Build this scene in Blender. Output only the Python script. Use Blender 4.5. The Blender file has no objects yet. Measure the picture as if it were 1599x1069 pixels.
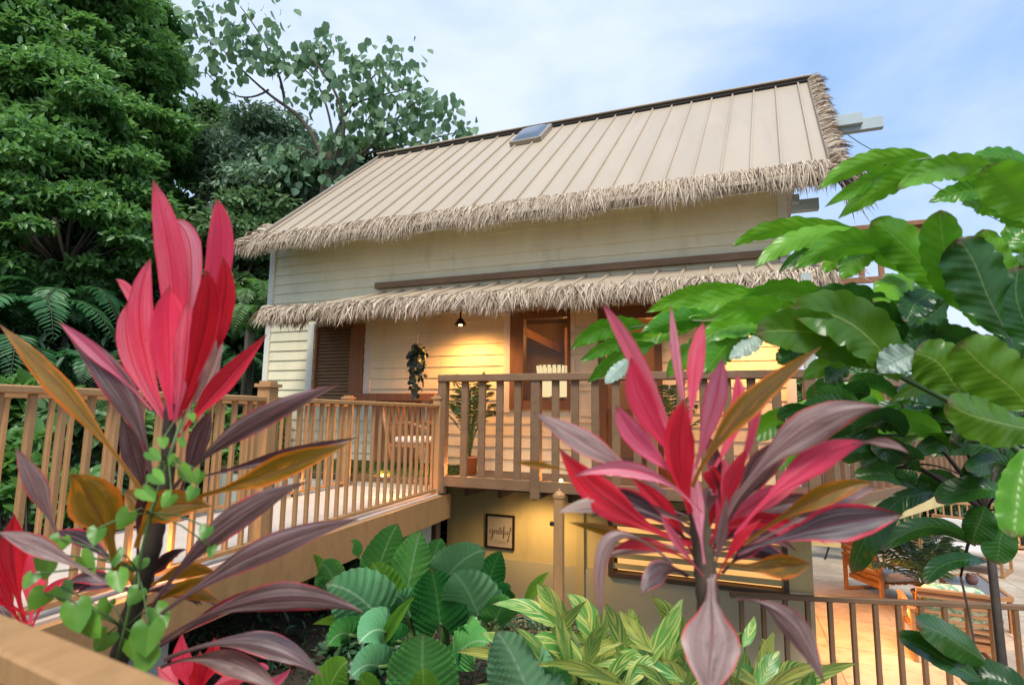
import bpy, math, random
import numpy as np
from mathutils import Vector, Matrix
random.seed(7); RNG = np.random.default_rng(11)
S = bpy.context.scene
COL = S.collection
PI = math.pi

# ------------------------------------------------------------------ camera calibration (world: X along the facade, Y into the house, Z up, eye at the origin)
CX, CY, F = 799.5, 534.5, 871.304
R = np.array([[0.93381765, 0.0337229, 0.35615637],
              [0.35753408, -0.12250337, -0.9258306],
              [0.01240867, 0.991895, -0.12645289]])

def ray(px, py):
    return R @ np.array([px - CX, -(py - CY), -F])

def at(px, py, X=None, Y=None, Z=None):
    r = ray(px, py)
    k = X / r[0] if X is not None else (Y / r[1] if Y is not None else Z / r[2])
    return r * k

def P(px, py, d):
    return ray(px, py) * (d / F)

def nrm(v):
    v = np.asarray(v, float)
    return v / (np.linalg.norm(v) + 1e-12)

# ------------------------------------------------------------------ mesh builder
W = {}

class MB:
    def __init__(s):
        s.v = []; s.f = []; s.uv = []; s.var = []

    def add(s, vs, fs, uvs=None, var=0.5):
        n = len(s.v)
        s.v.extend([tuple(map(float, p)) for p in vs])
        s.uv.extend(uvs if uvs is not None else [(0.5, 0.5)] * len(vs))
        s.f.extend([tuple(i + n for i in f) for f in fs])
        s.var.extend([var] * len(fs))
        return s

    def box(s, lo, hi, var=0.5):
        x0, y0, z0 = lo; x1, y1, z1 = hi
        vs = [(x0, y0, z0), (x1, y0, z0), (x1, y1, z0), (x0, y1, z0), (x0, y0, z1), (x1, y0, z1), (x1, y1, z1), (x0, y1, z1)]
        return s.add(vs, [(0, 3, 2, 1), (4, 5, 6, 7), (0, 1, 5, 4), (1, 2, 6, 5), (2, 3, 7, 6), (3, 0, 4, 7)], var=var)

    def bar(s, a, b, w, h, up=(0, 0, 1), bev=0.0, var=0.5):
        """a bar of section w x h along a-b (centred), chamfered when bev > 0"""
        a = np.asarray(a, float); b = np.asarray(b, float)
        d = nrm(b - a); u = np.asarray(up, float)
        if abs(d @ u) > 0.98: u = np.array([0, 1.0, 0])
        sd = nrm(np.cross(d, u)); u = np.cross(sd, d)
        w2, h2 = w / 2, h / 2
        if bev > 0:
            sec = [(-w2 + bev, -h2), (w2 - bev, -h2), (w2, -h2 + bev), (w2, h2 - bev), (w2 - bev, h2), (-w2 + bev, h2), (-w2, h2 - bev), (-w2, -h2 + bev)]
        else:
            sec = [(-w2, -h2), (w2, -h2), (w2, h2), (-w2, h2)]
        n = len(sec)
        vs = [a + sd * x + u * y for x, y in sec] + [b + sd * x + u * y for x, y in sec]
        fs = [tuple(range(n))[::-1], tuple(range(n, 2 * n))] + [(i, (i + 1) % n, n + (i + 1) % n, n + i) for i in range(n)]
        return s.add(vs, fs, var=var)

    def tube(s, pts, radii, n=8, var=0.5, cap=True):
        pts = [np.asarray(p, float) for p in pts]
        if not hasattr(radii, '__len__'): radii = [radii] * len(pts)
        vs = []; fs = []; uv = []
        ref = None
        for i, p in enumerate(pts):
            t = nrm(pts[min(i + 1, len(pts) - 1)] - pts[max(i - 1, 0)])
            if ref is None:
                ref = np.array([1.0, 0, 0]) if abs(t[0]) < 0.8 else np.array([0, 1.0, 0])
            a = nrm(ref - t * (ref @ t)); b = np.cross(t, a); ref = a
            for k in range(n):
                q = 2 * PI * k / n
                vs.append(p + (a * math.cos(q) + b * math.sin(q)) * radii[i]); uv.append((k / n, i))
        for i in range(len(pts) - 1):
            for k in range(n):
                fs.append((i * n + k, i * n + (k + 1) % n, (i + 1) * n + (k + 1) % n, (i + 1) * n + k))
        if cap:
            fs.append(tuple(range(n))[::-1]); fs.append(tuple((len(pts) - 1) * n + k for k in range(n)))
        return s.add(vs, fs, uv, var)

    def lathe(s, c, prof, n=20, var=0.5):
        c = np.asarray(c, float); vs = []; fs = []
        for r, z in prof:
            for k in range(n):
                q = 2 * PI * k / n
                vs.append(c + np.array([r * math.cos(q), r * math.sin(q), z]))
        for i in range(len(prof) - 1):
            for k in range(n):
                fs.append((i * n + k, i * n + (k + 1) % n, (i + 1) * n + (k + 1) % n, (i + 1) * n + k))
        return s.add(vs, fs, var=var)

    def quad(s, a, b, c, d, var=0.5):
        return s.add([a, b, c, d], [(0, 1, 2, 3)], [(0, 0), (1, 0), (1, 1), (0, 1)], var)

    def cushion(s, lo, hi, puff=0.35, n=8, var=0.5):
        """a soft box: a rounded superellipsoid filling lo..hi"""
        lo = np.array(lo, float); hi = np.array(hi, float); c = (lo + hi) / 2; h = (hi - lo) / 2
        vs = []; fs = []; m = 2 * n
        for i in range(n + 1):
            th = -PI / 2 + PI * i / n
            for k in range(m):
                ph = 2 * PI * k / m
                e = puff
                f = lambda t, q=e: math.copysign(abs(t) ** q, t)
                vs.append(c + h * np.array([f(math.cos(th)) * f(math.cos(ph)), f(math.cos(th)) * f(math.sin(ph)), f(math.sin(th), e * 1.6)]))
        for i in range(n):
            for k in range(m):
                fs.append((i * m + k, i * m + (k + 1) % m, (i + 1) * m + (k + 1) % m, (i + 1) * m + k))
        return s.add(vs, fs, var=var)

    def build(s, name, mat, parent=None, smooth=False, loc=None):
        o = mesh_obj(name, np.array(s.v, float).reshape(-1, 3), s.f, mat, parent, np.array(s.uv, float), np.array(s.var, float), smooth, loc)
        return o


def mesh_obj(name, v, f, mat, parent=None, uv=None, var=None, smooth=False, loc=None):
    """link ONE mesh object; v in world coordinates; the object sits at its parent's base (or at loc)"""
    base = np.array(W.get(parent.name, (0, 0, 0)) if parent is not None else (loc if loc is not None else (0, 0, 0)), float)
    v = v - base
    me = bpy.data.meshes.new(name)
    if isinstance(f, np.ndarray):
        nf, k = f.shape
        me.vertices.add(len(v)); me.vertices.foreach_set('co', v.astype(np.float32).ravel())
        me.loops.add(nf * k); me.loops.foreach_set('vertex_index', f.astype(np.int32).ravel())
        me.polygons.add(nf)
        me.polygons.foreach_set('loop_start', np.arange(0, nf * k, k, dtype=np.int32))
        me.update(calc_edges=True)
    else:
        me.from_pydata([tuple(p) for p in v], [], f)
    if uv is not None and len(uv):
        ul = me.uv_layers.new(name='UVMap')
        li = np.empty(len(me.loops), np.int32); me.loops.foreach_get('vertex_index', li)
        ul.data.foreach_set('uv', uv[li].astype(np.float32).ravel())
    if var is not None and len(var) == len(me.polygons):
        a = me.attributes.new('var', 'FLOAT', 'FACE'); a.data.foreach_set('value', var.astype(np.float32))
    if smooth:
        me.polygons.foreach_set('use_smooth', np.ones(len(me.polygons), bool))
    me.materials.append(mat)
    me.validate()
    o = bpy.data.objects.new(name, me); COL.objects.link(o)
    if parent is not None:
        o.parent = parent
        W[o.name] = tuple(base)
    else:
        o.location = base; W[o.name] = tuple(base)
    return o


def thing(name, label, cat, loc=(0, 0, 0), group=None, rotz=0):
    o = bpy.data.objects.new(name, None); COL.objects.link(o)
    o.location = tuple(map(float, loc)); o.rotation_euler = (0, 0, rotz); o.empty_display_size = 0.1
    o['label'] = label; o['category'] = cat
    if group: o['group'] = group
    W[o.name] = tuple(map(float, loc))
    return o


def tag(o, label, cat, group=None):
    o['label'] = label; o['category'] = cat
    if group: o['group'] = group
    return o


def setting(o, kind='structure', label=None):
    o['kind'] = kind
    if label: o['label'] = label
    return o


def copy_tree(o, loc, rotz, label, group=None):
    r = o.copy(); COL.objects.link(r); r.location = loc; r.rotation_euler = (0, 0, rotz); r['label'] = label
    if group: r['group'] = group
    for c in list(o.children):
        k = c.copy(); COL.objects.link(k); k.parent = r
        for g in list(c.children):
            d = g.copy(); COL.objects.link(d); d.parent = k
    return r


# ------------------------------------------------------------------ materials
class NT:
    def __init__(s, nt):
        s.nt = nt; nt.nodes.clear()

    def n(s, t, _p=None, **inp):
        nd = s.nt.nodes.new(t)
        for k, v in (_p or {}).items(): setattr(nd, k, v)
        for k, v in inp.items():
            key = k.replace('_', ' ')
            sock = nd.inputs[int(k[1:])] if (k[0] == 'i' and k[1:].isdigit()) else nd.inputs[key]
            if isinstance(v, bpy.types.NodeSocket): s.nt.links.new(v, sock)
            else:
                if isinstance(v, (tuple, list)) and len(v) == 3 and sock.type == 'RGBA': v = (*v, 1)
                sock.default_value = v
        return nd

    def math(s, op, a, b=0.0, c=0.0, clamp=False):
        return s.n('ShaderNodeMath', {'operation': op, 'use_clamp': clamp}, i0=a, i1=b, i2=c).outputs[0]

    def mix(s, fac, a, b, blend='MIX'):
        nd = s.n('ShaderNodeMix', {'data_type': 'RGBA', 'blend_type': blend, 'clamp_factor': True})
        for i, v in ((0, fac), (6, a), (7, b)):
            if isinstance(v, bpy.types.NodeSocket): s.nt.links.new(v, nd.inputs[i])
            else: nd.inputs[i].default_value = (*v, 1) if isinstance(v, (tuple, list)) and len(v) == 3 else v
        return nd.outputs[2]

    def ss(s, x, lo, hi):
        return s.n('ShaderNodeMapRange', {'interpolation_type': 'SMOOTHSTEP'}, Value=x, From_Min=lo, From_Max=hi).outputs[0]

    def noise(s, vec, scale, detail=4, rough=0.55, dist=0.0):
        return s.n('ShaderNodeTexNoise', None, Vector=vec, Scale=scale, Detail=detail, Roughness=rough, Distortion=dist).outputs['Fac']

    def obj(s):
        return s.n('ShaderNodeTexCoord').outputs['Object']

    def scale(s, vec, sc):
        return s.n('ShaderNodeMapping', None, Vector=vec, Scale=sc).outputs[0]

    def bump(s, h, strength=0.3, dist=0.01):
        return s.n('ShaderNodeBump', None, Height=h, Strength=strength, Distance=dist).outputs[0]

    def out(s, sh):
        s.n('ShaderNodeOutputMaterial', None, Surface=sh)


def newmat(name):
    m = bpy.data.materials.new(name); m.use_nodes = True
    return m, NT(m.node_tree)


def mul(c, k):
    return tuple(min(1, x * k) for x in c)


def plain(name, col, rough=0.6, var=0.15, scale=6, bump=0.15, stretch=(1, 1, 1), spec=0.4, metal=0.0, dirt=None, dist=0.004, fine=60):
    m, t = newmat(name)
    o = t.scale(t.obj(), stretch)
    a = t.noise(o, scale, 5)
    b = t.noise(o, fine, 3)
    f = t.math('ADD', t.math('MULTIPLY', a, 0.7), t.math('MULTIPLY', b, 0.3))
    c = t.mix(t.ss(f, 0.3, 0.7), mul(col, 1 - var), mul(col, 1 + var))
    va = t.n('ShaderNodeAttribute', {'attribute_name': 'var'}).outputs['Fac']
    c = t.mix(t.math('MULTIPLY', t.math('SUBTRACT', va, 0.5), 0.5, clamp=True), c, mul(col, 1.35))
    rn = t.n('ShaderNodeObjectInfo').outputs['Random']
    c = t.mix(t.math('MULTIPLY', rn, 0.28), c, mul(col, .62))
    if dirt:
        d = t.noise(o, dirt[1], 6, 0.65)
        c = t.mix(t.math('MULTIPLY', t.ss(d, 0.52, 0.75), dirt[2]), c, dirt[0])
    bs = t.n('ShaderNodeBsdfPrincipled', None, Base_Color=c, Roughness=rough, Metallic=metal, Specular_IOR_Level=spec, Normal=t.bump(f, bump, dist))
    t.out(bs.outputs[0])
    return m


def leafmat(name, c0, c1, trans=0.3, tcol=None, rough=0.4, spec=0.5, rib=None, back=None):
    """foliage: per-leaf variation between c0 and c1, soft translucency"""
    m, t = newmat(name)
    va = t.n('ShaderNodeAttribute', {'attribute_name': 'var'}).outputs['Fac']
    n = t.noise(t.obj(), 1.3, 3)
    c = t.mix(t.math('ADD', t.math('MULTIPLY', va, 0.75), t.math('MULTIPLY', n, 0.25)), c0, c1)
    uv = t.n('ShaderNodeUVMap').outputs[0]
    bs = t.n('ShaderNodeBsdfPrincipled', None, Base_Color=c, Roughness=rough, Specular_IOR_Level=spec)
    tr = t.n('ShaderNodeBsdfTranslucent', None, Color=t.mix(0.6, c, tcol or mul(c1, 2.2)))
    mx = t.n('ShaderNodeMixShader', None, Fac=trans, i1=bs.outputs[0], i2=tr.outputs[0])
    t.out(mx.outputs[0])
    return m


def blademat(name, base, alt, rib, back=None, veins=0, vein_col=None, edge=None, edge_w=0.8, streak=0.0, streak_col=None, trans=0.25, tcol=None, rough=0.35, bumpk=0.3, vslant=0.5, blotch=None, oblique=False, veink=0.4, ribw=0.09, tip=(0.16, 0.085, 0.04)):
    """a big leaf drawn by its own UV (u across, v along): midrib, side veins, margin, streaks, blotches"""
    m, t = newmat(name)
    uv = t.n('ShaderNodeUVMap').outputs[0]
    sep = t.n('ShaderNodeSeparateXYZ', None, Vector=uv)
    u, v = sep.outputs[0], sep.outputs[1]
    e = t.math('ABSOLUTE', t.math('SUBTRACT', t.math('MULTIPLY', u, 2.0), 1.0))
    rnd = t.n('ShaderNodeObjectInfo').outputs['Random']
    vr = t.n('ShaderNodeAttribute', {'attribute_name': 'var'}).outputs['Fac']
    sh = t.n('ShaderNodeCombineXYZ', None, X=rnd, Y=vr, Z=t.math('MULTIPLY', rnd, 7.3)).outputs[0]
    vec = t.n('ShaderNodeVectorMath', {'operation': 'MULTIPLY_ADD'}, i0=sh, i1=(9, 9, 9), i2=uv).outputs[0]
    big = t.noise(vec, 2.6, 4)
    c = t.mix(t.ss(t.math('ADD', t.math('MULTIPLY', big, 0.6), t.math('MULTIPLY', rnd, 0.4)), 0.25, 0.75), base, alt)
    h = big
    if streak > 0:
        if oblique:
            k = t.math('SUBTRACT', t.math('MULTIPLY', v, 9.0), t.math('MULTIPLY', e, 4.2))
            sv = t.n('ShaderNodeCombineXYZ', None, X=k, Y=t.math('MULTIPLY', e, .35), Z=t.math('MULTIPLY', rnd, 31.0)).outputs[0]
            st = t.noise(sv, 1.5, 3, 0.6)
            c = t.mix(t.math('MULTIPLY', t.ss(st, 0.50, 0.56), streak), c, streak_col)
        else:
            st = t.noise(t.scale(vec, (16, 0.9, 1)), 1.0, 3, 0.6)
            c = t.mix(t.math('MULTIPLY', t.ss(st, 0.45, 0.62), streak), c, streak_col)
        h = st
    if veins:
        ph = t.math('SUBTRACT', t.math('MULTIPLY', v, float(veins)), t.math('MULTIPLY', e, vslant * veins * 0.3))
        w = t.math('ABSOLUTE', t.math('SUBTRACT', t.math('FRACT', ph), 0.5))
        line = t.ss(w, 0.06, 0.0)
        c = t.mix(t.math('MULTIPLY', line, veink), c, vein_col or rib)
        h = t.math('ADD', t.math('MULTIPLY', w, 1.2), t.math('MULTIPLY', big, 0.2))
    if blotch:
        bl = t.noise(vec, 5.0, 5, 0.65, 0.4)
        c = t.mix(t.math('MULTIPLY', t.ss(bl, 0.5, 0.68), blotch[1]), c, blotch[0])
    if edge:
        en = t.math('ADD', e, t.math('MULTIPLY', t.math('SUBTRACT', t.noise(vec, 6, 4), 0.5), 0.5))
        c = t.mix(t.ss(en, edge_w, min(1.2, edge_w + 0.2)), c, edge)
    c = t.mix(t.ss(e, ribw, ribw * .35), c, rib)
    if tip:
        tn = t.math('ADD', v, t.math('MULTIPLY', t.math('SUBTRACT', t.noise(vec, 9, 4), 0.5), 0.22))
        c = t.mix(t.math('MULTIPLY', t.ss(tn, 0.90, 1.0), 0.85), c, tip)
        sp = t.noise(vec, 22, 3, .7)
        c = t.mix(t.math('MULTIPLY', t.ss(sp, 0.62, 0.70), 0.7), c, tip)
    if back:
        bf = t.n('ShaderNodeNewGeometry').outputs['Backfacing']
        c = t.mix(t.math('MULTIPLY', bf, 0.8), c, back)
    bs = t.n('ShaderNodeBsdfPrincipled', None, Base_Color=c, Roughness=rough, Specular_IOR_Level=0.5, Normal=t.bump(h, bumpk, 0.004))
    tr = t.n('ShaderNodeBsdfTranslucent', None, Color=t.mix(0.5, c, tcol or mul(alt, 2.0)))
    mx = t.n('ShaderNodeMixShader', None, Fac=trans, i1=bs.outputs[0], i2=tr.outputs[0])
    t.out(mx.outputs[0])
    return m


def glow(name, col, strength):
    m, t = newmat(name)
    t.out(t.n('ShaderNodeEmission', None, Color=col, Strength=strength).outputs[0])
    return m


M = {}
M['wood_tan'] = plain('wood_tan', (0.46, 0.25, 0.10), 0.55, 0.20, 4, 0.4, (7, 2.5, 1.2), dirt=((0.17, 0.095, 0.05), 4, 0.5))
M['wood_brown'] = plain('wood_brown', (0.225, 0.128, 0.062), 0.6, 0.22, 4, 0.4, (1.2, 5, 3), dirt=((0.1, 0.06, 0.035), 4, 0.55))
M['wood_trim'] = plain('wood_trim', (0.20, 0.10, 0.045), 0.55, 0.16, 4, 0.3, (4, 4, 1))
M['shutter_tan'] = plain('shutter_tan', (0.32, 0.18, 0.085), 0.55, 0.16, 4, 0.3, (1, 4, 4))
M['wood_dark'] = plain('wood_dark', (0.12, 0.075, 0.045), 0.65, 0.2, 4, 0.3, (1, 4, 4))
M['wood_teak'] = plain('wood_teak', (0.42, 0.20, 0.075), 0.5, 0.2, 5, 0.2, (1, 6, 6))
M['wood_red'] = plain('wood_red', (0.30, 0.135, 0.06), 0.6, 0.18, 4, 0.25, (4, 4, 1))
M['siding'] = plain('siding', (0.80, 0.715, 0.475), 0.5, 0.06, 1.5, 0.2, (2.2, 1, .8), dirt=((0.46, 0.39, 0.23), 1.3, 0.45))
M['trim_white'] = plain('trim_white', (0.76, 0.72, 0.60), 0.5, 0.05, 3, 0.1)
M['stucco'] = plain('stucco', (0.74, 0.57, 0.25), 0.8, 0.06, 2.0, 0.35, (1.6, 1, .5), dirt=((0.36, 0.28, 0.14), 1.3, 0.55))
M['stucco_pale'] = plain('stucco_pale', (0.68, 0.57, 0.34), 0.8, 0.06, 2.0, 0.35, dirt=((0.4, 0.36, 0.26), 1.1, 0.35))
M['pier'] = plain('pier', (0.55, 0.55, 0.46), 0.8, 0.08, 2, 0.3, dirt=((0.25, 0.27, 0.18), 2, 0.5))
M['roof'] = plain('roof', (0.51, 0.41, 0.29), 0.42, 0.07, 0.8, 0.05, (3, .5, 0.5), spec=0.5, dirt=((0.38, 0.29, 0.20), 1.2, 0.55))
M['ridge'] = plain('ridge', (0.34, 0.28, 0.21), 0.45, 0.06, 2, 0.05)
M['shadow_gap'] = plain('shadow_gap', (0.035, 0.03, 0.028), 0.8)
M['beam_grey'] = plain('beam_grey', (0.46, 0.53, 0.52), 0.6, 0.06, 3, 0.1)
M['post_grey'] = plain('post_grey', (0.46, 0.52, 0.46), 0.6, 0.1, 3, 0.1)
M['soil'] = plain('soil', (0.055, 0.042, 0.028), 0.95, 0.5, 5, 1.0, dirt=((0.03, 0.05, 0.02), 2.5, 0.8), dist=0.05, fine=30)
M['rock'] = plain('rock', (0.085, 0.08, 0.06), 0.95, 0.5, 3, 1.0, dirt=((0.03, 0.04, 0.02), 2, 0.8), dist=0.06, fine=22)
M['paver'] = plain('paver', (0.60, 0.52, 0.43), 0.75, 0.12, 3, 0.3, dirt=((0.36, 0.3, 0.24), 3, 0.5))
M['terrace'] = plain('terrace', (0.50, 0.40, 0.29), 0.7, 0.12, 2.5, 0.3, dirt=((0.30, 0.23, 0.16), 2.2, 0.6))
M['turf'] = plain('turf', (0.07, 0.10, 0.02), 0.9, 0.4, 20, 0.6, fine=120)
M['iron'] = plain('iron', (0.10, 0.065, 0.04), 0.5, 0.1, 8, 0.1)
M['rail_dark'] = plain('rail_dark', (0.19, 0.11, 0.055), 0.5, 0.15, 5, 0.15)
M['black'] = plain('black', (0.015, 0.013, 0.012), 0.5)
M['frame_wine'] = plain('frame_wine', (0.03, 0.012, 0.012), 0.4)
M['paper'] = plain('paper', (0.62, 0.50, 0.36), 0.9, 0.04, 6, 0.05)
M['ink'] = plain('ink', (0.012, 0.01, 0.01), 0.8)
M['ink_faint'] = plain('ink_faint', (0.36, 0.28, 0.18), 0.8)
M['fabric'] = plain('fabric', (0.62, 0.57, 0.52), 0.9, 0.06, 12, 0.3, fine=200)
M['terracotta'] = plain('terracotta', (0.36, 0.15, 0.07), 0.7, 0.15, 5, 0.2)
M['grey_top'] = plain('grey_top', (0.22, 0.20, 0.20), 0.25, 0.06, 4, 0.05)
M['jar'] = plain('jar', (0.20, 0.10, 0.09), 0.25, 0.1, 4, 0.05)
M['plaster_in'] = plain('plaster_in', (0.40, 0.26, 0.12), 0.8, 0.05, 2, 0.1)
M['fruit'] = plain('fruit', (0.012, 0.02, 0.03), 0.3, 0.3, 6, 0.2)

def slabs():
    m, t = newmat('terrace_slabs')
    o = t.obj()
    sp = t.n('ShaderNodeSeparateXYZ', None, Vector=o)
    wob = t.math('MULTIPLY', t.noise(o, 3, 3), .03)
    ln = None
    for k, s in ((0, 1.15), (1, 1.15)):
        f = t.math('ABSOLUTE', t.math('SUBTRACT', t.math('FRACT', t.math('ADD', t.math('DIVIDE', sp.outputs[k], s), wob)), .5))
        l = t.ss(f, .012, .004); ln = l if ln is None else t.math('MAXIMUM', ln, l)
    n1 = t.noise(o, 1.6, 6, .65, .5); n2 = t.noise(o, 9, 5, .6); n3 = t.noise(o, 70, 3)
    c = t.mix(t.ss(n1, .3, .7), (0.40, 0.31, 0.215), (0.57, 0.46, 0.34))
    c = t.mix(t.math('MULTIPLY', t.ss(n2, .5, .72), .6), c, (0.29, 0.215, 0.145))
    c = t.mix(t.math('MULTIPLY', ln, .7), c, (0.17, 0.12, 0.08))
    h = t.math('SUBTRACT', t.math('ADD', t.math('MULTIPLY', n3, .3), n2), ln)
    t.out(t.n('ShaderNodeBsdfPrincipled', None, Base_Color=c, Roughness=.75, Normal=t.bump(h, .4, .006)).outputs[0])
    return m
M['terrace'] = slabs()

def floral():
    m, t = newmat('floral_fabric')
    o = t.obj()
    v = t.n('ShaderNodeTexVoronoi', None, Vector=o, Scale=16.0)
    n = t.noise(o, 14, 3)
    c = t.mix(t.ss(n, 0.42, 0.55), (0.16, 0.36, 0.24), (0.55, 0.62, 0.46))
    c = t.mix(t.ss(v.outputs['Distance'], 0.32, 0.18), c, (0.30, 0.46, 0.16))
    t.out(t.n('ShaderNodeBsdfPrincipled', None, Base_Color=c, Roughness=0.9).outputs[0])
    return m
M['floral'] = floral()

def thatchmat():
    m, t = newmat('thatch')
    va = t.n('ShaderNodeAttribute', {'attribute_name': 'var'}).outputs['Fac']
    uv = t.n('ShaderNodeSeparateXYZ', None, Vector=t.n('ShaderNodeUVMap').outputs[0])
    r = t.n('ShaderNodeValToRGB', None, Fac=va)
    cr = r.color_ramp
    cr.elements[0].position = 0.0; cr.elements[0].color = (0.22, 0.15, 0.09, 1)
    cr.elements[1].position = 1.0; cr.elements[1].color = (0.78, 0.65, 0.49, 1)
    k = cr.elements.new(0.45); k.color = (0.52, 0.41, 0.29, 1)
    n = t.noise(t.scale(t.obj(), (30, 30, 8)), 1, 3)
    c = t.mix(t.math('MULTIPLY', n, 0.5), r.outputs[0], (0.36, 0.27, 0.18))
    b = t.n('ShaderNodeBsdfPrincipled', None, Base_Color=c, Roughness=0.8, Specular_IOR_Level=0.3)
    t.out(b.outputs[0])
    return m
M['thatch'] = thatchmat()
M['thatch_dark'] = plain('thatch_dark', (0.20, 0.14, 0.10), 0.85, 0.5, 30, 0.2)

def glassmat(name, tint, rough=0.03):
    m, t = newmat(name)
    g = t.n('ShaderNodeBsdfPrincipled', None, Base_Color=tint, Roughness=rough, Specular_IOR_Level=0.5, Alpha=0.10)
    t.out(g.outputs[0])
    return m
M['glass'] = glassmat('glass', (0.35, 0.4, 0.4))
def dome():
    m, t = newmat('skylight_dome')
    t.out(t.n('ShaderNodeBsdfPrincipled', None, Base_Color=(0.10, 0.13, 0.18), Roughness=0.22, Specular_IOR_Level=0.5).outputs[0])
    return m
M['dome'] = dome()

# foliage
M['tree_deep'] = leafmat('tree_deep', (0.045, 0.14, 0.05), (0.24, 0.43, 0.12), 0.38, (0.25, 0.52, 0.09), rough=.32)
M['tree_mid'] = leafmat('tree_mid', (0.07, 0.15, 0.06), (0.21, 0.34, 0.13), 0.3, (0.16, 0.28, 0.08))
M['tree_pale'] = leafmat('tree_pale', (0.16, 0.26, 0.17), (0.33, 0.46, 0.29), 0.25, (0.2, 0.3, 0.14), rough=0.5)  # pale grey-green, with distant haze partly put into the leaf colour
M['tree_big'] = leafmat('tree_big', (0.10, 0.20, 0.12), (0.24, 0.38, 0.20), 0.4, (0.30, 0.46, 0.14), rough=0.5)
M['fern'] = leafmat('fern', (0.03, 0.12, 0.045), (0.09, 0.26, 0.08), 0.3, (0.08, 0.25, 0.06))
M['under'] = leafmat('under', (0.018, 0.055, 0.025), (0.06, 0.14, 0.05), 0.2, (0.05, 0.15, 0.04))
M['bright'] = leafmat('bright', (0.05, 0.14, 0.03), (0.14, 0.30, 0.07), 0.35, (0.3, 0.6, 0.1))
M['palm'] = leafmat('palm', (0.02, 0.06, 0.02), (0.09, 0.15, 0.05), 0.25)
M['fake_ivy'] = leafmat('fake_ivy', (0.010, 0.026, 0.02), (0.03, 0.055, 0.03), 0.15)
M['bark'] = plain('bark', (0.12, 0.10, 0.075), 0.9, 0.3, 6, 0.8, (4, 4, 1), dist=0.02)
M['bark_pale'] = plain('bark_pale', (0.30, 0.28, 0.23), 0.9, 0.25, 6, 0.6, (4, 4, 1), dist=0.02)
M['stem_green'] = plain('stem_green', (0.10, 0.17, 0.05), 0.5, 0.15, 8, 0.1)
M['stem_dark'] = plain('stem_dark', (0.05, 0.035, 0.025), 0.7, 0.3, 20, 0.5)
M['stem_brown'] = plain('stem_brown', (0.12, 0.09, 0.055), 0.8, 0.3, 20, 0.5)
M['ti_pink'] = blademat('ti_pink', (0.92, 0.05, 0.135), (0.97, 0.26, 0.34), (0.78, 0.02, 0.07), streak=0.5, streak_col=(0.80, 0.02, 0.06), trans=0.5, tcol=(1.0, 0.16, 0.22), rough=0.42, edge=(0.92, 0.06, 0.12))
M['ti_rose'] = blademat('ti_rose', (0.84, 0.14, 0.26), (0.86, 0.40, 0.46), (0.72, 0.04, 0.10), streak=0.5, streak_col=(0.80, 0.04, 0.10), trans=0.4, tcol=(1.0, 0.22, 0.3), rough=0.38, edge=(0.85, 0.05, 0.12))
M['ti_red'] = blademat('ti_red', (0.72, 0.012, 0.03), (0.82, 0.035, 0.07), (0.30, 0.01, 0.02), streak=0.55, streak_col=(0.22, 0.008, 0.018), trans=0.4, tcol=(1.0, 0.06, 0.07), rough=0.36, edge=(0.80, 0.02, 0.06))
M['ti_purple'] = blademat('ti_purple', (0.060, 0.030, 0.026), (0.17, 0.10, 0.095), (0.10, 0.035, 0.035), streak=0.6, streak_col=(0.29, 0.21, 0.205), trans=0.14, tcol=(0.5, 0.06, 0.06), rough=0.36, edge=(0.62, 0.03, 0.06), edge_w=0.87, blotch=((0.05, 0.045, 0.02), 0.6))  # pale streaks put the leaf's sheen into its colour
M['ti_grey'] = blademat('ti_grey', (0.13, 0.075, 0.065), (0.34, 0.22, 0.19), (0.20, 0.09, 0.08), streak=0.6, streak_col=(0.40, 0.30, 0.27), trans=0.2, tcol=(0.6, 0.15, 0.12), rough=0.36, edge=(0.66, 0.06, 0.06), edge_w=0.84, blotch=((0.10, 0.055, 0.045), 0.55))  # paler streaks are surface sheen painted into the leaf
M['ti_olive'] = blademat('ti_olive', (0.12, 0.085, 0.008), (0.24, 0.15, 0.010), (0.10, 0.03, 0.01), streak=0.5, streak_col=(0.055, 0.045, 0.012), trans=0.4, tcol=(0.85, 0.42, 0.02), rough=0.35, edge=(0.62, 0.15, 0.008), edge_w=0.7, blotch=((0.58, 0.20, 0.008), 0.75))
M['ti_black'] = blademat('ti_black', (0.035, 0.02, 0.022), (0.09, 0.05, 0.055), (0.10, 0.02, 0.03), streak=0.5, streak_col=(0.20, 0.14, 0.15), trans=0.12, rough=0.3, edge=(0.66, 0.03, 0.07), edge_w=0.74)
M['ti_dry'] = blademat('ti_dry', (0.46, 0.36, 0.28), (0.50, 0.30, 0.30), (0.3, 0.16, 0.12), streak=0.6, streak_col=(0.22, 0.13, 0.12), trans=0.2, rough=0.7)
M['broad'] = blademat('broad', (0.06, 0.24, 0.012), (0.17, 0.42, 0.02), (0.22, 0.38, 0.06), back=(0.13, 0.30, 0.05), ribw=0.045, veins=11, veink=.16, trans=0.35, tcol=(0.28, 0.72, 0.03), rough=0.27, bumpk=0.35)
M['broad_olive'] = blademat('broad_olive', (0.055, 0.155, 0.010), (0.11, 0.24, 0.013), (0.26, 0.36, 0.06), ribw=0.045, veins=11, veink=.16, trans=0.36, tcol=(0.36, 0.66, 0.03), rough=0.27, bumpk=0.35)
M['broad_dark'] = blademat('broad_dark', (0.014, 0.065, 0.010), (0.035, 0.125, 0.014), (0.10, 0.2, 0.04), ribw=0.045, veins=11, veink=.16, trans=0.25, tcol=(0.08, 0.30, 0.02), rough=0.25, bumpk=0.35)  # darker copy of broad; shade of the low leaves is put into it
M['broad_pale'] = blademat('broad_pale', (0.30, 0.40, 0.33), (0.40, 0.48, 0.38), (0.2, 0.34, 0.2), veins=10, trans=0.2, rough=0.4)
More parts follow.
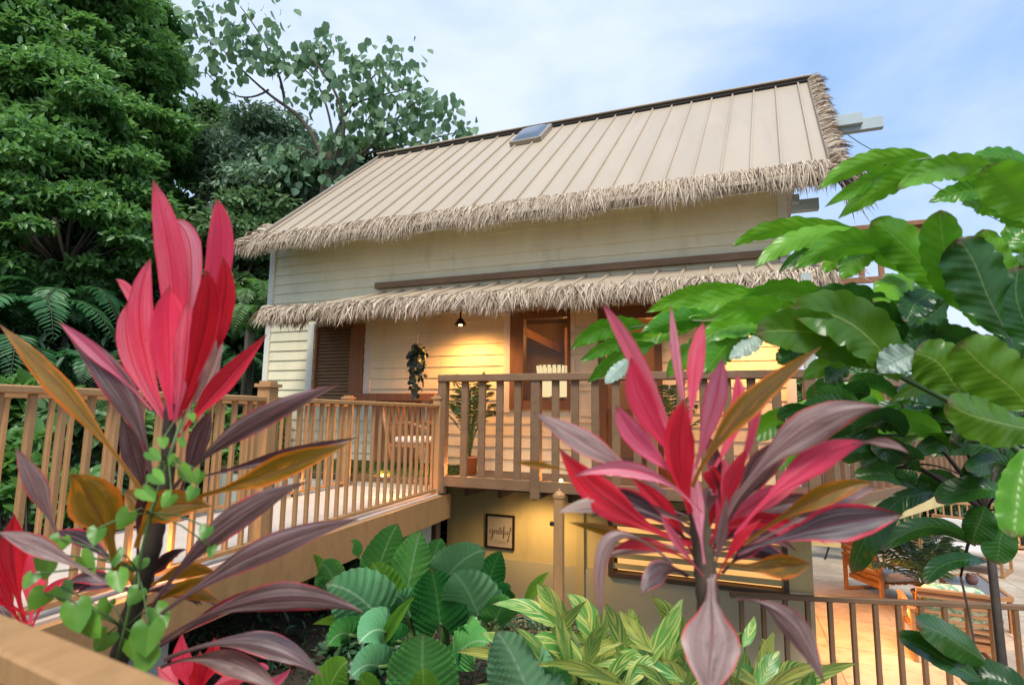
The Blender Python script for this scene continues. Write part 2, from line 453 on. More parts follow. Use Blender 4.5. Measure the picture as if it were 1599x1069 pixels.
M['ear'] = blademat('ear', (0.07, 0.30, 0.06), (0.14, 0.42, 0.10), (0.30, 0.52, 0.24), ribw=0.055, veins=11, vslant=.7, trans=0.3, tcol=(0.15, 0.5, 0.1), rough=0.24)
M['ear_blue'] = blademat('ear_blue', (0.13, 0.37, 0.15), (0.24, 0.50, 0.24), (0.40, 0.64, 0.36), ribw=0.055, veins=11, vslant=.7, trans=0.2, tcol=(0.2, 0.5, 0.2), rough=0.28)
M['ear_dark'] = blademat('ear_dark', (0.02, 0.15, 0.03), (0.045, 0.23, 0.05), (0.12, 0.30, 0.09), ribw=0.055, veins=11, vslant=.7, trans=0.2, tcol=(0.05, 0.3, 0.04), rough=0.25)
M['ear_bright'] = blademat('ear_bright', (0.12, 0.30, 0.03), (0.20, 0.42, 0.05), (0.36, 0.58, 0.12), ribw=0.055, veins=11, vslant=.7, trans=0.4, tcol=(0.35, 0.75, 0.06), rough=0.35)
M['ginger'] = blademat('ginger', (0.05, 0.24, 0.05), (0.12, 0.38, 0.07), (0.30, 0.42, 0.12), oblique=True, streak=0.95, streak_col=(0.74, 0.74, 0.20), trans=0.3, tcol=(0.5, 0.6, 0.12), rough=0.33)
M['ginger_gold'] = blademat('ginger_gold', (0.46, 0.50, 0.10), (0.62, 0.60, 0.15), (0.2, 0.3, 0.06), oblique=True, streak=0.85, streak_col=(0.12, 0.22, 0.07), trans=0.3, tcol=(0.6, 0.6, 0.12), rough=0.35)
M['vine'] = leafmat('vine', (0.07, 0.22, 0.03), (0.20, 0.44, 0.05), 0.4, (0.4, 0.8, 0.08), rough=0.35)

# ------------------------------------------------------------------ leaves
def bez(b, m, t, n):
    b, m, t = (np.asarray(q, float) for q in (b, m, t))
    c = 2 * m - 0.5 * (b + t)
    s = np.linspace(0, 1, n)[:, None]
    return (1 - s) ** 2 * b + 2 * s * (1 - s) * c + s ** 2 * t

PROF = {
    'ti': ([0, .10, .24, .36, .48, .60, .76, .89, .96, 1], [.20, .14, .18, .46, .86, 1, .74, .34, .12, 0]),
    'petal': ([0, .12, .28, .48, .66, .82, .93, 1], [.18, .22, .56, .95, 1, .70, .32, 0]),
    'broad': ([0, .05, .15, .35, .6, .78, .9, .97, 1], [.06, .30, .62, .92, 1, .92, .70, .40, .06]),
    'lance': ([0, .04, .15, .4, .65, .82, .94, 1], [.06, .32, .7, 1, .9, .6, .22, 0]),
    'ginger': ([0, .06, .2, .45, .7, .88, 1], [.05, .3, .8, 1, .72, .3, 0]),
    'strap': ([0, .1, .5, .9, 1], [.6, .9, 1, .6, 0]),
}

def blade(mb, b, m, t, w, prof='ti', roll=0.0, fold=0.25, wave=0.0, waves=6, nu=6, nv=18, cren=0.0, crenn=14, twist=0.0, var=None, side=None, curl=0.0, crease=0.0):
    """one leaf blade along the curve b-m-t, w wide; front turned to the eye unless rolled"""
    c = bez(b, m, t, nv + 1)
    tv = np.gradient(c, axis=0); tv /= np.linalg.norm(tv, axis=1)[:, None] + 1e-12
    xs, ys = PROF[prof]
    ph = random.random() * 6.28
    vs = []; uv = []
    L = np.linalg.norm(np.diff(c, axis=0), axis=1).sum()
    for i in range(nv + 1):
        q = i / nv
        V = nrm(-c[i]) if side is None else np.asarray(side, float)
        s = np.cross(tv[i], V)
        s = nrm(s); n = np.cross(s, tv[i])
        a = roll + twist * (q - 0.5)
        s, n = s * math.cos(a) + n * math.sin(a), n * math.cos(a) - s * math.sin(a)
        hw = 0.5 * w * np.interp(q, xs, ys)
        for j in range(nu + 1):
            e = -1 + 2 * j / nu
            k = hw * (e + .06 * math.sin(7 * q + ph) * (1 - e * e))
            if abs(e) > 0.99 and cren:
                k *= 1 + cren * (abs(math.sin(crenn * PI * q + (0.5 if e > 0 else 0))) ** .7 - 0.6) * (.35 + .65 * math.sin(PI * min(1, q * 1.02)))
            z = -fold * abs(k) + wave * w * (e * e) * math.sin(waves * PI * 2 * q + ph + (1.3 if e > 0 else 0)) - curl * w * e * e * abs(e) + crease * w * math.cos(2.6 * PI * e + ph + 2.5 * q) * math.sin(PI * q)
            vs.append(c[i] + s * k + n * z); uv.append((0.5 + 0.5 * e, q))
    fs = []
    for i in range(nv):
        for j in range(nu):
            a0 = i * (nu + 1) + j
            fs.append((a0, a0 + 1, a0 + nu + 2, a0 + nu + 1))
    mb.add(vs, fs, uv, random.random() if var is None else var)

def ear_leaf(mb, b, m, t, w, roll=0.0, cup=0.18, corr=0.02, nu=8, nv=44, veins=8, lobes=0.36):
    """heart-shaped corrugated leaf: b the petiole junction, t the tip; the lobes run back past b"""
    b, m, t = (np.asarray(q, float) for q in (b, m, t))
    c = 2 * m - 0.5 * (b + t)
    L = np.linalg.norm(t - b)
    tx = [-.38, -.33, -.2, -.05, .12, .3, .5, .7, .86, .95, 1]
    ty = [.42, .62, .86, .98, 1, .95, .80, .55, .28, .10, 0]
    ph = random.random() * 6
    for sg in (-1, 1):
        vs = []; uv = []
        for i in range(nv + 1):
            q = -lobes + (1 + lobes) * i / nv
            q2 = max(q, 0)
            pt = (1 - q2) ** 2 * b + 2 * q2 * (1 - q2) * c + q2 ** 2 * t
            d = nrm(2 * (1 - q2) * (c - b) + 2 * q2 * (t - c))
            if q < 0: pt = b + d * q * L
            V = nrm(-pt)
            s = nrm(np.cross(d, V)); n = np.cross(s, d)
            s, n = s * math.cos(roll) + n * math.sin(roll), n * math.cos(roll) - s * math.sin(roll)
            qq = q * 0.38 / lobes if q < 0 else q
            outer = np.interp(qq, tx, ty)
            inner = 0.42 * (min(-qq, .38) / .38) ** 0.8 if q < 0 else 0.0
            for j in range(nu + 1):
                e = j / nu
                f = inner + (outer - inner) * e
                k = 0.5 * w * f
                if j == nu: k *= 1 + 0.025 * math.sin(veins * 6.283 * q + ph)
                z = -cup * k * (0.3 + 0.7 * f) + corr * w * min(1, 2.2 * f) * math.cos(6.283 * veins * (q - 0.30 * f)) * (0.45 + 0.55 * f)
                z += 0.035 * w * f * f * math.sin(9 * q + ph + sg)
                z -= 0.10 * L * max(0, -q) / lobes * 0.6
                vs.append(pt + s * (sg * k) + n * z); uv.append((0.5 + 0.5 * sg * f, 0.27 + 0.73 * q))
        fs = []
        for i in range(nv):
            for j in range(nu):
                a0 = i * (nu + 1) + j
                q4 = (a0, a0 + 1, a0 + nu + 2, a0 + nu + 1)
                fs.append(q4 if sg > 0 else q4[::-1])
        mb.add(vs, fs, uv, random.random())

def leafcloud(pos, dirs, nors, size, ratio=0.5, fold=0.25, rng=RNG):
    """many small folded leaves as arrays: two quads each; returns verts, faces, uv, var"""
    n = len(pos)
    size = np.broadcast_to(np.asarray(size, float), (n,))[:, None]
    d = dirs / (np.linalg.norm(dirs, axis=1)[:, None] + 1e-9)
    s = np.cross(d, nors); s /= np.linalg.norm(s, axis=1)[:, None] + 1e-9
    u = np.cross(s, d)
    w = ratio * 0.5
    P0 = pos; P3 = pos + d * size - u * size * 0.12
    def q(l, x): return pos + d * size * l + s * size * x + u * size * (abs(x) * fold)
    V = np.stack([P0, q(.28, w * .92), q(.66, w * .8), P3, q(.66, -w * .8), q(.28, -w * .92)], 1).reshape(-1, 3)
    b = (np.arange(n) * 6)[:, None]
    Fa = np.stack([b + np.array([0, 1, 2, 3]), b + np.array([0, 3, 4, 5])], 1).reshape(-1, 4)
    uv = np.tile(np.array([(.5, 0), (1, .3), (1, .7), (.5, 1), (0, .7), (0, .3)]), (n, 1))
    var = np.repeat(rng.random(n), 2)
    return V, Fa, uv, var

def rvec(n, rng=RNG):
    v = rng.normal(size=(n, 3)); return v / np.linalg.norm(v, axis=1)[:, None]

def join_clouds(cl):
    V = []; Fa = []; U = []; A = []; k = 0
    for v, f, u, a in cl:
        V.append(v); Fa.append(f + k); U.append(u); A.append(a); k += len(v)
    return np.concatenate(V), np.concatenate(Fa), np.concatenate(U), np.concatenate(A)

def clumps(centres, radii, n, size, ratio=0.5, up=0.6, droop=0.35, flat=0.62, rng=RNG, whorl=0):
    """leaves gathered in clumps: dense on each clump's outer shell"""
    out = []
    for c, r in zip(centres, radii):
        k = rvec(n, rng); k[:, 2] = np.where(k[:, 2] < -.15, -k[:, 2] * .6, k[:, 2])
        lob = 1 + .28 * np.sin(k[:, 0] * 5 + r * 40) * np.cos(k[:, 1] * 6 + r * 23)
        rad = (r * lob * (0.50 + 0.55 * rng.random(n) ** 0.55))[:, None]
        p = np.asarray(c) + k * rad * np.array([1.12, 1.12, flat])
        dr = k * 0.8 + rvec(n, rng) * 0.8 + np.array([0, 0, -droop])
        no = k * 0.5 + np.array([0, 0, up]) + rvec(n, rng) * 0.45
        out.append(leafcloud(p, dr, no, size * (0.7 + 0.6 * rng.random(n)), ratio, rng=rng))
    return join_clouds(out)

def tree(name, label, crown_c, crown_r, base, n_cl, cl_r, n_leaf, leaf, mat, bark='bark', ratio=0.5, group=None, trunk_r=0.16, seed=1, bias=None, whole=0.45, droop=0.3, up=0.6):
    """trunk with limbs to the clumps, and a crown of leaf clumps"""
    rng = np.random.default_rng(seed)
    base = np.asarray(base, float); cc = np.asarray(crown_c, float); cr = np.asarray(crown_r, float)
    t = thing(name, label, 'tree', base, group)
    k = rvec(n_cl, rng); rr = (whole + (1.06 - whole) * rng.random(n_cl) ** 0.5)[:, None]
    rr = rr * (1 + .16 * np.sin(k[:, :1] * 4 + seed) * np.cos(k[:, 2:] * 5 + seed * 2))
    cs = cc + k * rr * cr
    rs = cl_r * (0.45 + 0.85 * rng.random(n_cl) ** 1.4)
    tb = MB()
    fork = base + (cc - base) * 0.55 + np.array([rng.normal() * .2, rng.normal() * .2, 0])
    tb.tube([base, base * 0.5 + fork * 0.5 + rng.normal(size=3) * 0.15, fork, cc], [trunk_r, trunk_r * .8, trunk_r * .65, trunk_r * .3], 9)
    for i in range(0, n_cl, max(1, n_cl // 26)):
        mid = fork * 0.45 + cs[i] * 0.55 + np.array([0, 0, 0.12 * cr[2]])
        tb.tube([fork, mid, cs[i]], [trunk_r * .35, trunk_r * .2, trunk_r * .06], 5)
    tb.build('trunk', M[bark], t, True)
    v, f, u, a = clumps(cs, rs, n_leaf, leaf, ratio, up, droop, rng=rng)
    mesh_obj('crown', v, f, M[mat], t, u, a)
    return t

def frond_arrays(p0, p1, p2, n, pin, ratio=0.2, drop=0.25, rng=RNG, taper=True):
    """pinnate frond along p0-p1-p2 with n pairs of leaflets"""
    c = bez(p0, p1, p2, n)
    tv = np.gradient(c, axis=0); tv /= np.linalg.norm(tv, axis=1)[:, None]
    up = np.array([0, 0, 1.0])
    s = np.cross(tv, up); s /= np.linalg.norm(s, axis=1)[:, None] + 1e-9
    nn = np.cross(s, tv)
    q = np.linspace(0, 1, n)
    sz = pin * (np.sin(PI * (0.12 + 0.86 * q)) ** 0.7 if taper else np.ones(n))
    outs = []
    for sg in (-1, 1):
        d = s * sg + tv * 0.55 - up * drop + rng.normal(size=(n, 3)) * 0.06
        outs.append(leafcloud(c, d, nn + rng.normal(size=(n, 3)) * 0.12, sz, ratio, 0.2, rng))
    return join_clouds(outs), c
# ================================================================== THE HOUSE
YW, YE, YR = 7.0, 6.5, 9.5
FL = -0.75
eL, eR = at(402, 372, Y=YE), at(1298, 256, Y=YE)
rL, rR = at(594, 243, Y=YR), at(1263, 129, Y=YR)
ze, zr = 0.5 * (eL[2] + eR[2]), 0.5 * (rL[2] + rR[2])
eL[2] = eR[2] = ze; rL[2] = rR[2] = zr
XL, XR = -6.96, 0.72
SL = nrm([0, YR - YE, zr - ze]); NR = np.array([0, -SL[2], SL[1]])

house = thing('wooden_house', 'cream clapboard house under a tan metal roof fringed with palm thatch', 'house', (-3.1, 8.7, FL))

def roofpt(u, q, lift=0.0):
    a = eL + (eR - eL) * u; b = rL + (rR - rL) * u
    return a + (b - a) * q + NR * lift

# --- roof: two slopes, raised seams, ridge cap, verge boards
mb = MB()
top = [roofpt(0, -0.05), roofpt(1, -0.05), roofpt(1, 1), roofpt(0, 1)]
back = [np.array([p[0], 2 * YR - p[1], p[2]]) for p in top]
th = np.array([0, 0, -0.035])
def slab(q):
    vs = list(q) + [p + th for p in q]
    mb.add(vs, [(0, 1, 2, 3), (7, 6, 5, 4), (0, 4, 5, 1), (1, 5, 6, 2), (2, 6, 7, 3), (3, 7, 4, 0)])
slab(top); slab([back[1], back[0], back[3], back[2]])
NS = 24
for i in range(NS + 1):
    u = (i + 0.5) / (NS + 1)
    mb.bar(roofpt(u, -0.045, 0.014), roofpt(u, 0.985, 0.014), 0.026, 0.036, NR, 0.006)
roof = mb.build('roof', M['roof'], house)
mb = MB(); mb.bar(roofpt(0, 1.0, 0.045) + [-.02, 0, 0], roofpt(1, 1.0, 0.045) + [.02, 0, 0], 0.16, 0.03, (0, 0, 1), 0.01)
mb.build('ridge_cap', M['roof'], roof)
mb = MB(); mb.bar(roofpt(0.002, 0.978, 0.02), roofpt(0.998, 0.978, 0.02), 0.07, 0.04, NR)
mb.build('ridge_shade_strip', M['shadow_gap'], roof)  # near-black strip painted in as the shade below the ridge cap
for u in (0.0, 1.0):
    mb = MB(); mb.bar(roofpt(u, -0.05, 0.02), roofpt(u, 1.0, 0.02), 0.05, 0.05, NR, 0.008); mb.build('verge_flashing', M['ridge'], roof)
mb = MB()
inn = [roofpt(0.01, -0.02, -0.07), roofpt(0.99, -0.02, -0.07), roofpt(0.99, 0.98, -0.07), roofpt(0.01, 0.98, -0.07)]
mb.add(inn + [p + th * 2 for p in inn], [(0, 1, 2, 3), (7, 6, 5, 4), (0, 4, 5, 1), (1, 5, 6, 2), (2, 6, 7, 3), (3, 7, 4, 0)])
mb.bar(roofpt(0.0, -0.03, -0.1), roofpt(1.0, -0.03, -0.1), 0.03, 0.14)
mb.build('soffit', M['trim_white'], roof)

# --- skylight near the ridge
sk = thing('skylight', 'domed skylight in a tan kerb set into the metal roof', 'skylight', roofpt(0.36, 0.8))
sc = [at(*p, Y=8.6) for p in ((800, 228), (843, 221))]
def roofhit(px, py, lift=0.0):
    r = ray(px, py); k = (NR @ (eL + NR * lift)) / (NR @ r); return r * k
q0, q1, q2, q3 = roofhit(799, 229), roofhit(843, 221), roofhit(861, 201), roofhit(820, 208)
def lift(p, k): return p + NR * k
mb = MB()
cs = [q0, q1, q1 + (q2 - q1) * 1.0, q0 + (q2 - q1) * 1.0]
for a, b in zip(cs, cs[1:] + cs[:1]):
    mb.bar(lift(a, 0.045), lift(b, 0.045), 0.055, 0.09, NR, 0.01)
mb.build('kerb', M['ridge'], sk)
mb = MB(); vs = []; fs = []; n = 10
for i in range(n + 1):
    for j in range(n + 1):
        a, b = i / n, j / n
        p = cs[0] * (1 - a) * (1 - b) + cs[1] * a * (1 - b) + cs[2] * a * b + cs[3] * (1 - a) * b
        vs.append(lift(p, 0.075 + 0.07 * (1 - (2 * a - 1) ** 4) ** .7 * (1 - (2 * b - 1) ** 4) ** .7))
for i in range(n):
    for j in range(n):
        k = i * (n + 1) + j; fs.append((k, k + n + 1, k + n + 2, k + 1))
mb.add(vs, fs); mb.build('dome', M['dome'], sk, True)

# --- clapboard walls with openings
OPEN = [(-5.97, -5.06, 0.12, 1.32), (-2.70, -1.50, 0.06, 1.36), (-1.50, -0.72, FL + 0.02, 1.36)]
OPEN[1] = (-2.70, -1.87, 0.06, 1.36)
DOORP = (-1.87, -1.50, FL + 0.02, 1.36)
HOLES = OPEN + [DOORP]
def boards(mb, x0, x1, z0, z1, rev, y, holes, along='x', sgn=-1):
    z = z0
    while z < z1 - 0.01:
        zt = min(z + rev, z1)
        spans = [(x0, x1)]
        for hx0, hx1, hz0, hz1 in holes:
            if zt > hz0 + 0.01 and z < hz1 - 0.01:
                spans = [s for a, b in spans for s in ((a, min(b, hx0)), (max(a, hx1), b)) if s[1] - s[0] > 0.02]
        for a, b in spans:
            v = random.random() * 0.5
            yb, yt = y + sgn * 0.024, y + sgn * 0.006
            if along == 'x':
                vs = [(a, yb, z), (b, yb, z), (b, yt, zt), (a, yt, zt), (a, y, z), (b, y, z)]
            else:
                vs = [(yb, a, z), (yb, b, z), (yt, b, zt), (yt, a, zt), (y, a, z), (y, b, z)]
            fs = [(0, 1, 2, 3), (0, 4, 5, 1)]
            if (along == 'x') != (sgn == -1): fs = [f[::-1] for f in fs]
            mb.add(vs, fs, var=v)
        z = zt
mb = MB()
boards(mb, XL, XR, FL, 3.0, 0.155, YW, HOLES)
boards(mb, 7.0, 12.0, FL, 3.0, 0.155, XR, [], 'y', 1)
boards(mb, 7.0, 12.0, FL, 3.0, 0.155, XL, [], 'y', -1)
# gable triangles
for X, sg in ((XR, 1), (-6.5, -1)):
    z = 3.0
    while z < zr - 0.35:
        zt = z + 0.155; f = (z - ze) / (zr - ze)
        y0 = YE + .48 + (YR - YE) * f; y1 = 2 * YR - y0
        if y0 > YR - .05: break
        vs = [(X + sg * .024, y0, z), (X + sg * .024, y1, z), (X + sg * .006, y1, zt), (X + sg * .006, y0, zt)]
        mb.add(vs, [(0, 1, 2, 3) if sg > 0 else (3, 2, 1, 0)], var=0.3); z = zt
# backing sheet behind the boards, with the same openings
xs = sorted({XL, XR, *[h[0] for h in HOLES], *[h[1] for h in HOLES]}); zs = sorted({FL, 3.0, *[h[2] for h in HOLES], *[h[3] for h in HOLES]})
for a, b in zip(xs, xs[1:]):
    for c, d in zip(zs, zs[1:]):
        mx, mz = (a + b) / 2, (c + d) / 2
        if not any(h[0] < mx < h[1] and h[2] < mz < h[3] for h in HOLES):
            mb.box((a, YW + .001, c), (b, YW + 0.10, d))
mb.box((XR - .1, 7.1, FL), (XR - .001, 12.0, 3.0)); mb.box((XL + .001, 7.1, FL), (XL + .1, 12.0, 3.0)); mb.box((XL + .1, 11.9, FL), (XR - .1, 12.0, 3.0))
wall = mb.build('wall', M['siding'], house)
for lo, hi in (((XL - .02, YW - .05, FL), (XL + .08, YW - .002, 2.95)), ((XR - .09, YW - .05, FL), (XR + .01, YW - .002, 2.95)), ((-6.12, YW - .04, .10), (-6.0, YW - .003, 1.36)), ((-5.04, YW - .04, .27), (-4.93, YW - .003, 1.36)), ((-2.80, YW - .04, .02), (-2.705, YW - .003, 1.36))):
    mb = MB(); mb.box(lo, hi); mb.build('trim_board', M['trim_white'], wall)
mb = MB()
mb.box((XL, YW + .1, FL - .12), (XR, 10.4, FL - .005)); mb.build('floor', M['wood_dark'], house)
mb = MB(); mb.box((XL + .1, YW + .1, 1.75), (XR - .1, 10.3, 1.82)); mb.build('ceiling', M['wood_trim'], house)
mb = MB(); mb.box((XL + .11, 10.2, FL), (XR - .11, 10.29, 1.74)); mb.build('inner_wall', M['plaster_in'], house)
mb = MB()
for x in (-3.6, -0.5): mb.bar((x, 7.3, 1.62), (x + 0.9, 10.1, 1.1), 0.09, 0.14)
mb.box((-2.6, 9.3, FL), (-2.2, 9.7, 1.5))
mb.build('inner_beam', M['wood_trim'], house)

# louvred shutter window
w1 = mbx = MB()
x0, x1, z0, z1 = OPEN[0]
for i in range(22):
    z = z0 + 0.03 + i * (z1 - z0 - .05) / 22
    mbx.add([(x0 + .02, YW - .02, z), (x1 - .24, YW - .02, z), (x1 - .24, YW + .02, z + .05), (x0 + .02, YW + .02, z + .05)], [(0, 1, 2, 3), (3, 2, 1, 0)][:1], var=random.random() * .6)
mbx.box((x0, YW + .05, z0), (x1, YW + .08, z1))
win = w1.build('window', M['shutter_tan'], house)
mb = MB()
mb.box((x0, YW - .045, z0), (x0 + .04, YW + .05, z1)); mb.box((x1 - .24, YW - .05, z0 - .04), (x1, YW + .05, z1)); mb.box((x0 + .04, YW - .04, z1 - .03), (x1 - .24, YW + .05, z1)); mb.box((x0 + .04, YW - .04, z0), (x1 - .24, YW + .05, z0 + .03))
mb.build('frame', M['wood_red'], win)
# clear window beside the panelled shutter
x0, x1, z0, z1 = OPEN[1]
mb = MB()
mb.box((x0, YW - .06, z0), (x0 + .19, YW + .07, z1)); mb.box((x1 - .035, YW - .055, z0), (x1, YW + .07, z1)); mb.box((x0 + .19, YW - .055, z0), (x1 - .035, YW + .07, z0 + .11)); mb.box((x0 + .19, YW - .055, z1 - .10), (x1 - .035, YW + .07, z1))
win = mb.build('window', M['wood_trim'], house)
mb = MB(); mb.box((x0 + .19, YW + .02, z0 + .11), (x1 - .035, YW + .026, z1 - .10)); mb.build('pane', M['glass'], win)
# panelled shutter
x0, x1, z0, z1 = DOORP
mb = MB(); mb.box((x0, YW - .02, z0), (x1, YW + .04, z1))
for a, b in ((z0 + .02, -.05), (-.02, .35), (.38, .75), (.78, 1.02), (1.05, z1 - .02)):
    for lo, hi in (((x0 + .005, a), (x0 + .06, b)), ((x1 - .06, a), (x1 - .005, b))): mb.box((lo[0], YW - .045, lo[1]), (hi[0], YW - .021, hi[1]))
    mb.box((x0 + .062, YW - .042, a), (x1 - .062, YW - .021, a + .05)); mb.box((x0 + .062, YW - .042, b - .05), (x1 - .062, YW - .021, b))
sh = mb.build('shutter', M['siding'], house)
# doorway
x0, x1, z0, z1 = OPEN[2]
mb = MB()
mb.box((x0, YW - .055, z0), (x0 + .09, YW + .07, z1)); mb.box((x1 - .09, YW - .055, z0), (x1, YW + .07, z1)); mb.box((x0 + .09, YW - .05, z1 - .16), (x1 - .09, YW + .07, z1))
dr = mb.build('doorway', M['wood_trim'], house)
mb = MB(); mb.box((x0 + .09, YW + .03, z0), (x1 - .09, YW + .036, z1 - .16)); mb.build('pane', M['glass'], dr)
mb = MB(); mb.box((x0 + .09, YW - .01, z0 + .72), (x1 - .09, YW + .028, z0 + .8)); mb.build('rail', M['wood_trim'], dr)

# --- lower storey
LW, LX0 = -3.1, -3.6
SB = (-1.40, 0.56, -1.92, -1.10)
mb = MB()
for a, b, c, d in ((LX0, SB[0], -1.86, FL - .12), (SB[1], 0.80, -1.86, FL - .12), (SB[0], SB[1], SB[3], FL - .12)):
    mb.box((a, YW, c), (b, YW + .15, d))
mb.box((0.65, YW + .15, LW), (0.80, 10.4, FL - .12)); mb.box((LX0, YW + .15, LW), (LX0 + .15, 10.4, FL - .12)); mb.box((LX0 + .15, 10.25, LW), (0.65, 10.4, FL - .12))
lw = mb.build('lower_wall', M['stucco'], house)
mb = MB(); mb.box((LX0, YW - .012, LW), (SB[0], YW + .15, -1.862)); mb.box((SB[1], YW - .012, LW), (0.80, YW + .15, -1.862)); mb.box((SB[0], YW - .012, LW), (SB[1], YW + .15, SB[2]))
mb.build('plinth', M['stucco_pale'], lw)
mb = MB(); mb.box((-1.795, YW - .035, LW), (-1.70, YW - .013, FL - .14)); mb.build('pilaster', M['stucco'], lw)
mb = MB()
x0, x1, z0, z1 = SB
for a, b in (((x0, z0), (x0 + .05, z1)), ((x1 - .05, z0), (x1, z1)), ((x0 + .05, z0), (x1 - .05, z0 + .05)), ((x0 + .05, z1 - .05), (x1 - .05, z1))): mb.box((a[0], YW - .05, a[1]), (b[0], YW + .06, b[1]))
lwin = mb.build('window', M['wood_dark'], house)
mb = MB()
for i in range(6):
    z = z0 + .10 + i * .122
    mb.box((x0 + .05, YW - .03, z), (x1 - .05, YW - .005, z + .058))
mb.build('louvre', M['stucco'], lwin)
mb = MB(); mb.box((x0 + .05, YW + .30, z0), (x1 - .05, YW + .33, z1)); mb.build('blind', glow('lit_window', (1.0, 0.50, 0.16), .75), lwin)

# --- purlin ends that stick out past the gable
mb = MB()
YP = 8.35
p1 = at(1378, 191, Y=YP)
mb.bar((XR + .03, YP, p1[2]), (p1[0], YP, p1[2]), 0.09, 0.17, bev=.006)
mb.bar((XR + .03, YP - .08, p1[2] + .06), (p1[0] - .25, YP - .08, p1[2] + .06), 0.09, 0.16, bev=.006)
mb.build('purlin_end', M['beam_grey'], house)
mb = MB()
p1 = at(1278, 319, Y=6.75)
mb.bar((XR + .03, 6.75, p1[2]), (p1[0], 6.75, p1[2]), 0.09, 0.13, bev=.006); mb.bar((XR + .03, 6.66, p1[2] + .05), (p1[0] - .2, 6.66, p1[2] + .05), 0.09, 0.1, bev=.006)
mb.build('purlin_end', M['beam_grey'], house)

# --- thatch
def thatch(name, parent, A, B, back, down, n, layers, length, width=0.02, sidew=None, rng=RNG, hang=0.55, spread=0.10, lie=0.5, mat='thatch'):
    """fringe of palm strips along A-B: each strip starts 'back' up the slope, lies along 'down', then hangs"""
    A, B, back, down = (np.asarray(q, float) for q in (A, B, back, down))
    ax = nrm(B - A); nt = n
    lay = rng.integers(0, layers, nt)
    u = rng.random(nt)
    p = A + (B - A) * u[:, None] + back * ((lay + rng.random(nt) * .6) / layers)[:, None] + np.array([0, 0, 1.0]) * (0.015 + 0.035 * rng.random(nt))[:, None]
    L = length * (0.7 + 0.55 * rng.random(nt)) * (1 + 0.12 * np.sin(u * 41))
    d0 = down + rng.normal(size=(nt, 3)) * 0.10 + ax * (rng.normal(size=nt) * spread)[:, None]
    d0 /= np.linalg.norm(d0, axis=1)[:, None]
    g = np.array([0, 0, -1.0]) + rng.normal(size=(nt, 3)) * 0.18 + ax * (rng.normal(size=nt) * spread * 2.2)[:, None] + down * 0.15
    g /= np.linalg.norm(g, axis=1)[:, None]
    K = 6; pts = [p]
    for i in range(1, K):
        w = min(1.0, max(0.0, (i / (K - 1) - lie * .4) / hang)) * (0.65 + .5 * rng.random(nt))
        w = np.clip(w, 0, 1)[:, None]
        d = d0 * (1 - w) + g * w; d /= np.linalg.norm(d, axis=1)[:, None]
        pts.append(pts[-1] + d * (L / (K - 1))[:, None])
    wv = ax + rng.normal(size=(nt, 3)) * 0.55; wv /= np.linalg.norm(wv, axis=1)[:, None]
    hw = width * 0.5 * (0.6 + 0.8 * rng.random(nt))
    V = []
    for i, q in enumerate(pts):
        k = [0.8, 1, 1, .9, .65, .15][i]
        V += [q - wv * (hw * k)[:, None], q + wv * (hw * k)[:, None]]
    V = np.stack(V, 1).reshape(-1, 3)
    b = (np.arange(nt) * 2 * K)[:, None]
    Fa = np.stack([b + np.array([2 * i, 2 * i + 1, 2 * i + 3, 2 * i + 2]) for i in range(K - 1)], 1).reshape(-1, 4)
    var = np.repeat(np.clip(rng.normal(0.52, 0.24, nt) - 0.10 * (lay == 0), 0, 1), K - 1)
    return mesh_obj(name, V, Fa, M[mat], parent, None, var)

dn = -SL
thatch('thatch_fringe', roof, roofpt(-0.03, 0.0), roofpt(1.01, 0.0), SL * 0.10, nrm(dn + np.array([0, -.15, .05])), 10500, 4, 0.37, 0.0115, hang=0.5, lie=.55)
thatch('thatch_fringe', roof, roofpt(1.0, -0.08, .02), roofpt(1.0, 1.0, .02), np.array([-0.03, 0, 0.0]), nrm([1, -.35, .12]), 700, 3, 0.17, 0.016, hang=1.1, lie=1.2, spread=.25)
thatch('thatch_fringe', roof, roofpt(1.0, -0.08, .0), roofpt(1.0, 1.0, .0), np.array([-0.02, 0, 0.0]), nrm([1, -.2, -.1]), 800, 3, 0.21, 0.016, hang=1.1, lie=1.2, spread=.3, mat='thatch_dark')
thatch('thatch_fringe', roof, roofpt(1.0, -0.10, -.05), roofpt(1.02, 0.04, -.05), np.array([.03, 0.1, 0]), nrm([.6, -.3, -.6]), 170, 2, 0.46, 0.02, hang=.5, spread=.3, mat='thatch_dark')
thatch('thatch_fringe', roof, roofpt(-0.0, -0.06, .02), roofpt(-0.0, 0.10, .02), np.array([0.03, 0.05, 0]), nrm([-1, -.5, -.1]), 160, 3, 0.36, 0.02, hang=.7)

# --- canopy over the deck
cwL, cwR = np.array([-4.88, YW - .03, 1.78]), np.array([0.95, YW - .03, 1.78])
YC = 5.85
cfL, cfR = at(428, 492, Y=YC), at(1290, 437, Y=YC)
zc = 0.5 * (at(860, 456, Y=YC)[2] + at(640, 470, Y=YC)[2]); cfL[2] = cfR[2] = zc
can = MB()
can.add([cwL, cwR, cfR, cfL] + [p - [0, 0, .025] for p in (cwL, cwR, cfR, cfL)], [(3, 2, 1, 0), (4, 5, 6, 7), (0, 1, 5, 4), (1, 2, 6, 5), (2, 3, 7, 6), (3, 0, 4, 7)])
CN = nrm(np.cross(cfR - cfL, cwL - cfL))
cl2 = cfL.copy()
can.add([np.array([-6.0, YW - .03, 1.42]), cwL, cfL] + [np.array([-6.0, YW - .03, 1.40]), cwL - [0, 0, .02], cfL - [0, 0, .02]], [(0, 2, 1), (3, 4, 5)])
for i in range(19):
    u = (i + .5) / 19
    a = cwL + (cwR - cwL) * u; b = a * 1.0; b[1] = YC; b[2] = zc
    can.bar(a + CN * .012, b + CN * .012, 0.035, 0.03, CN, .006)
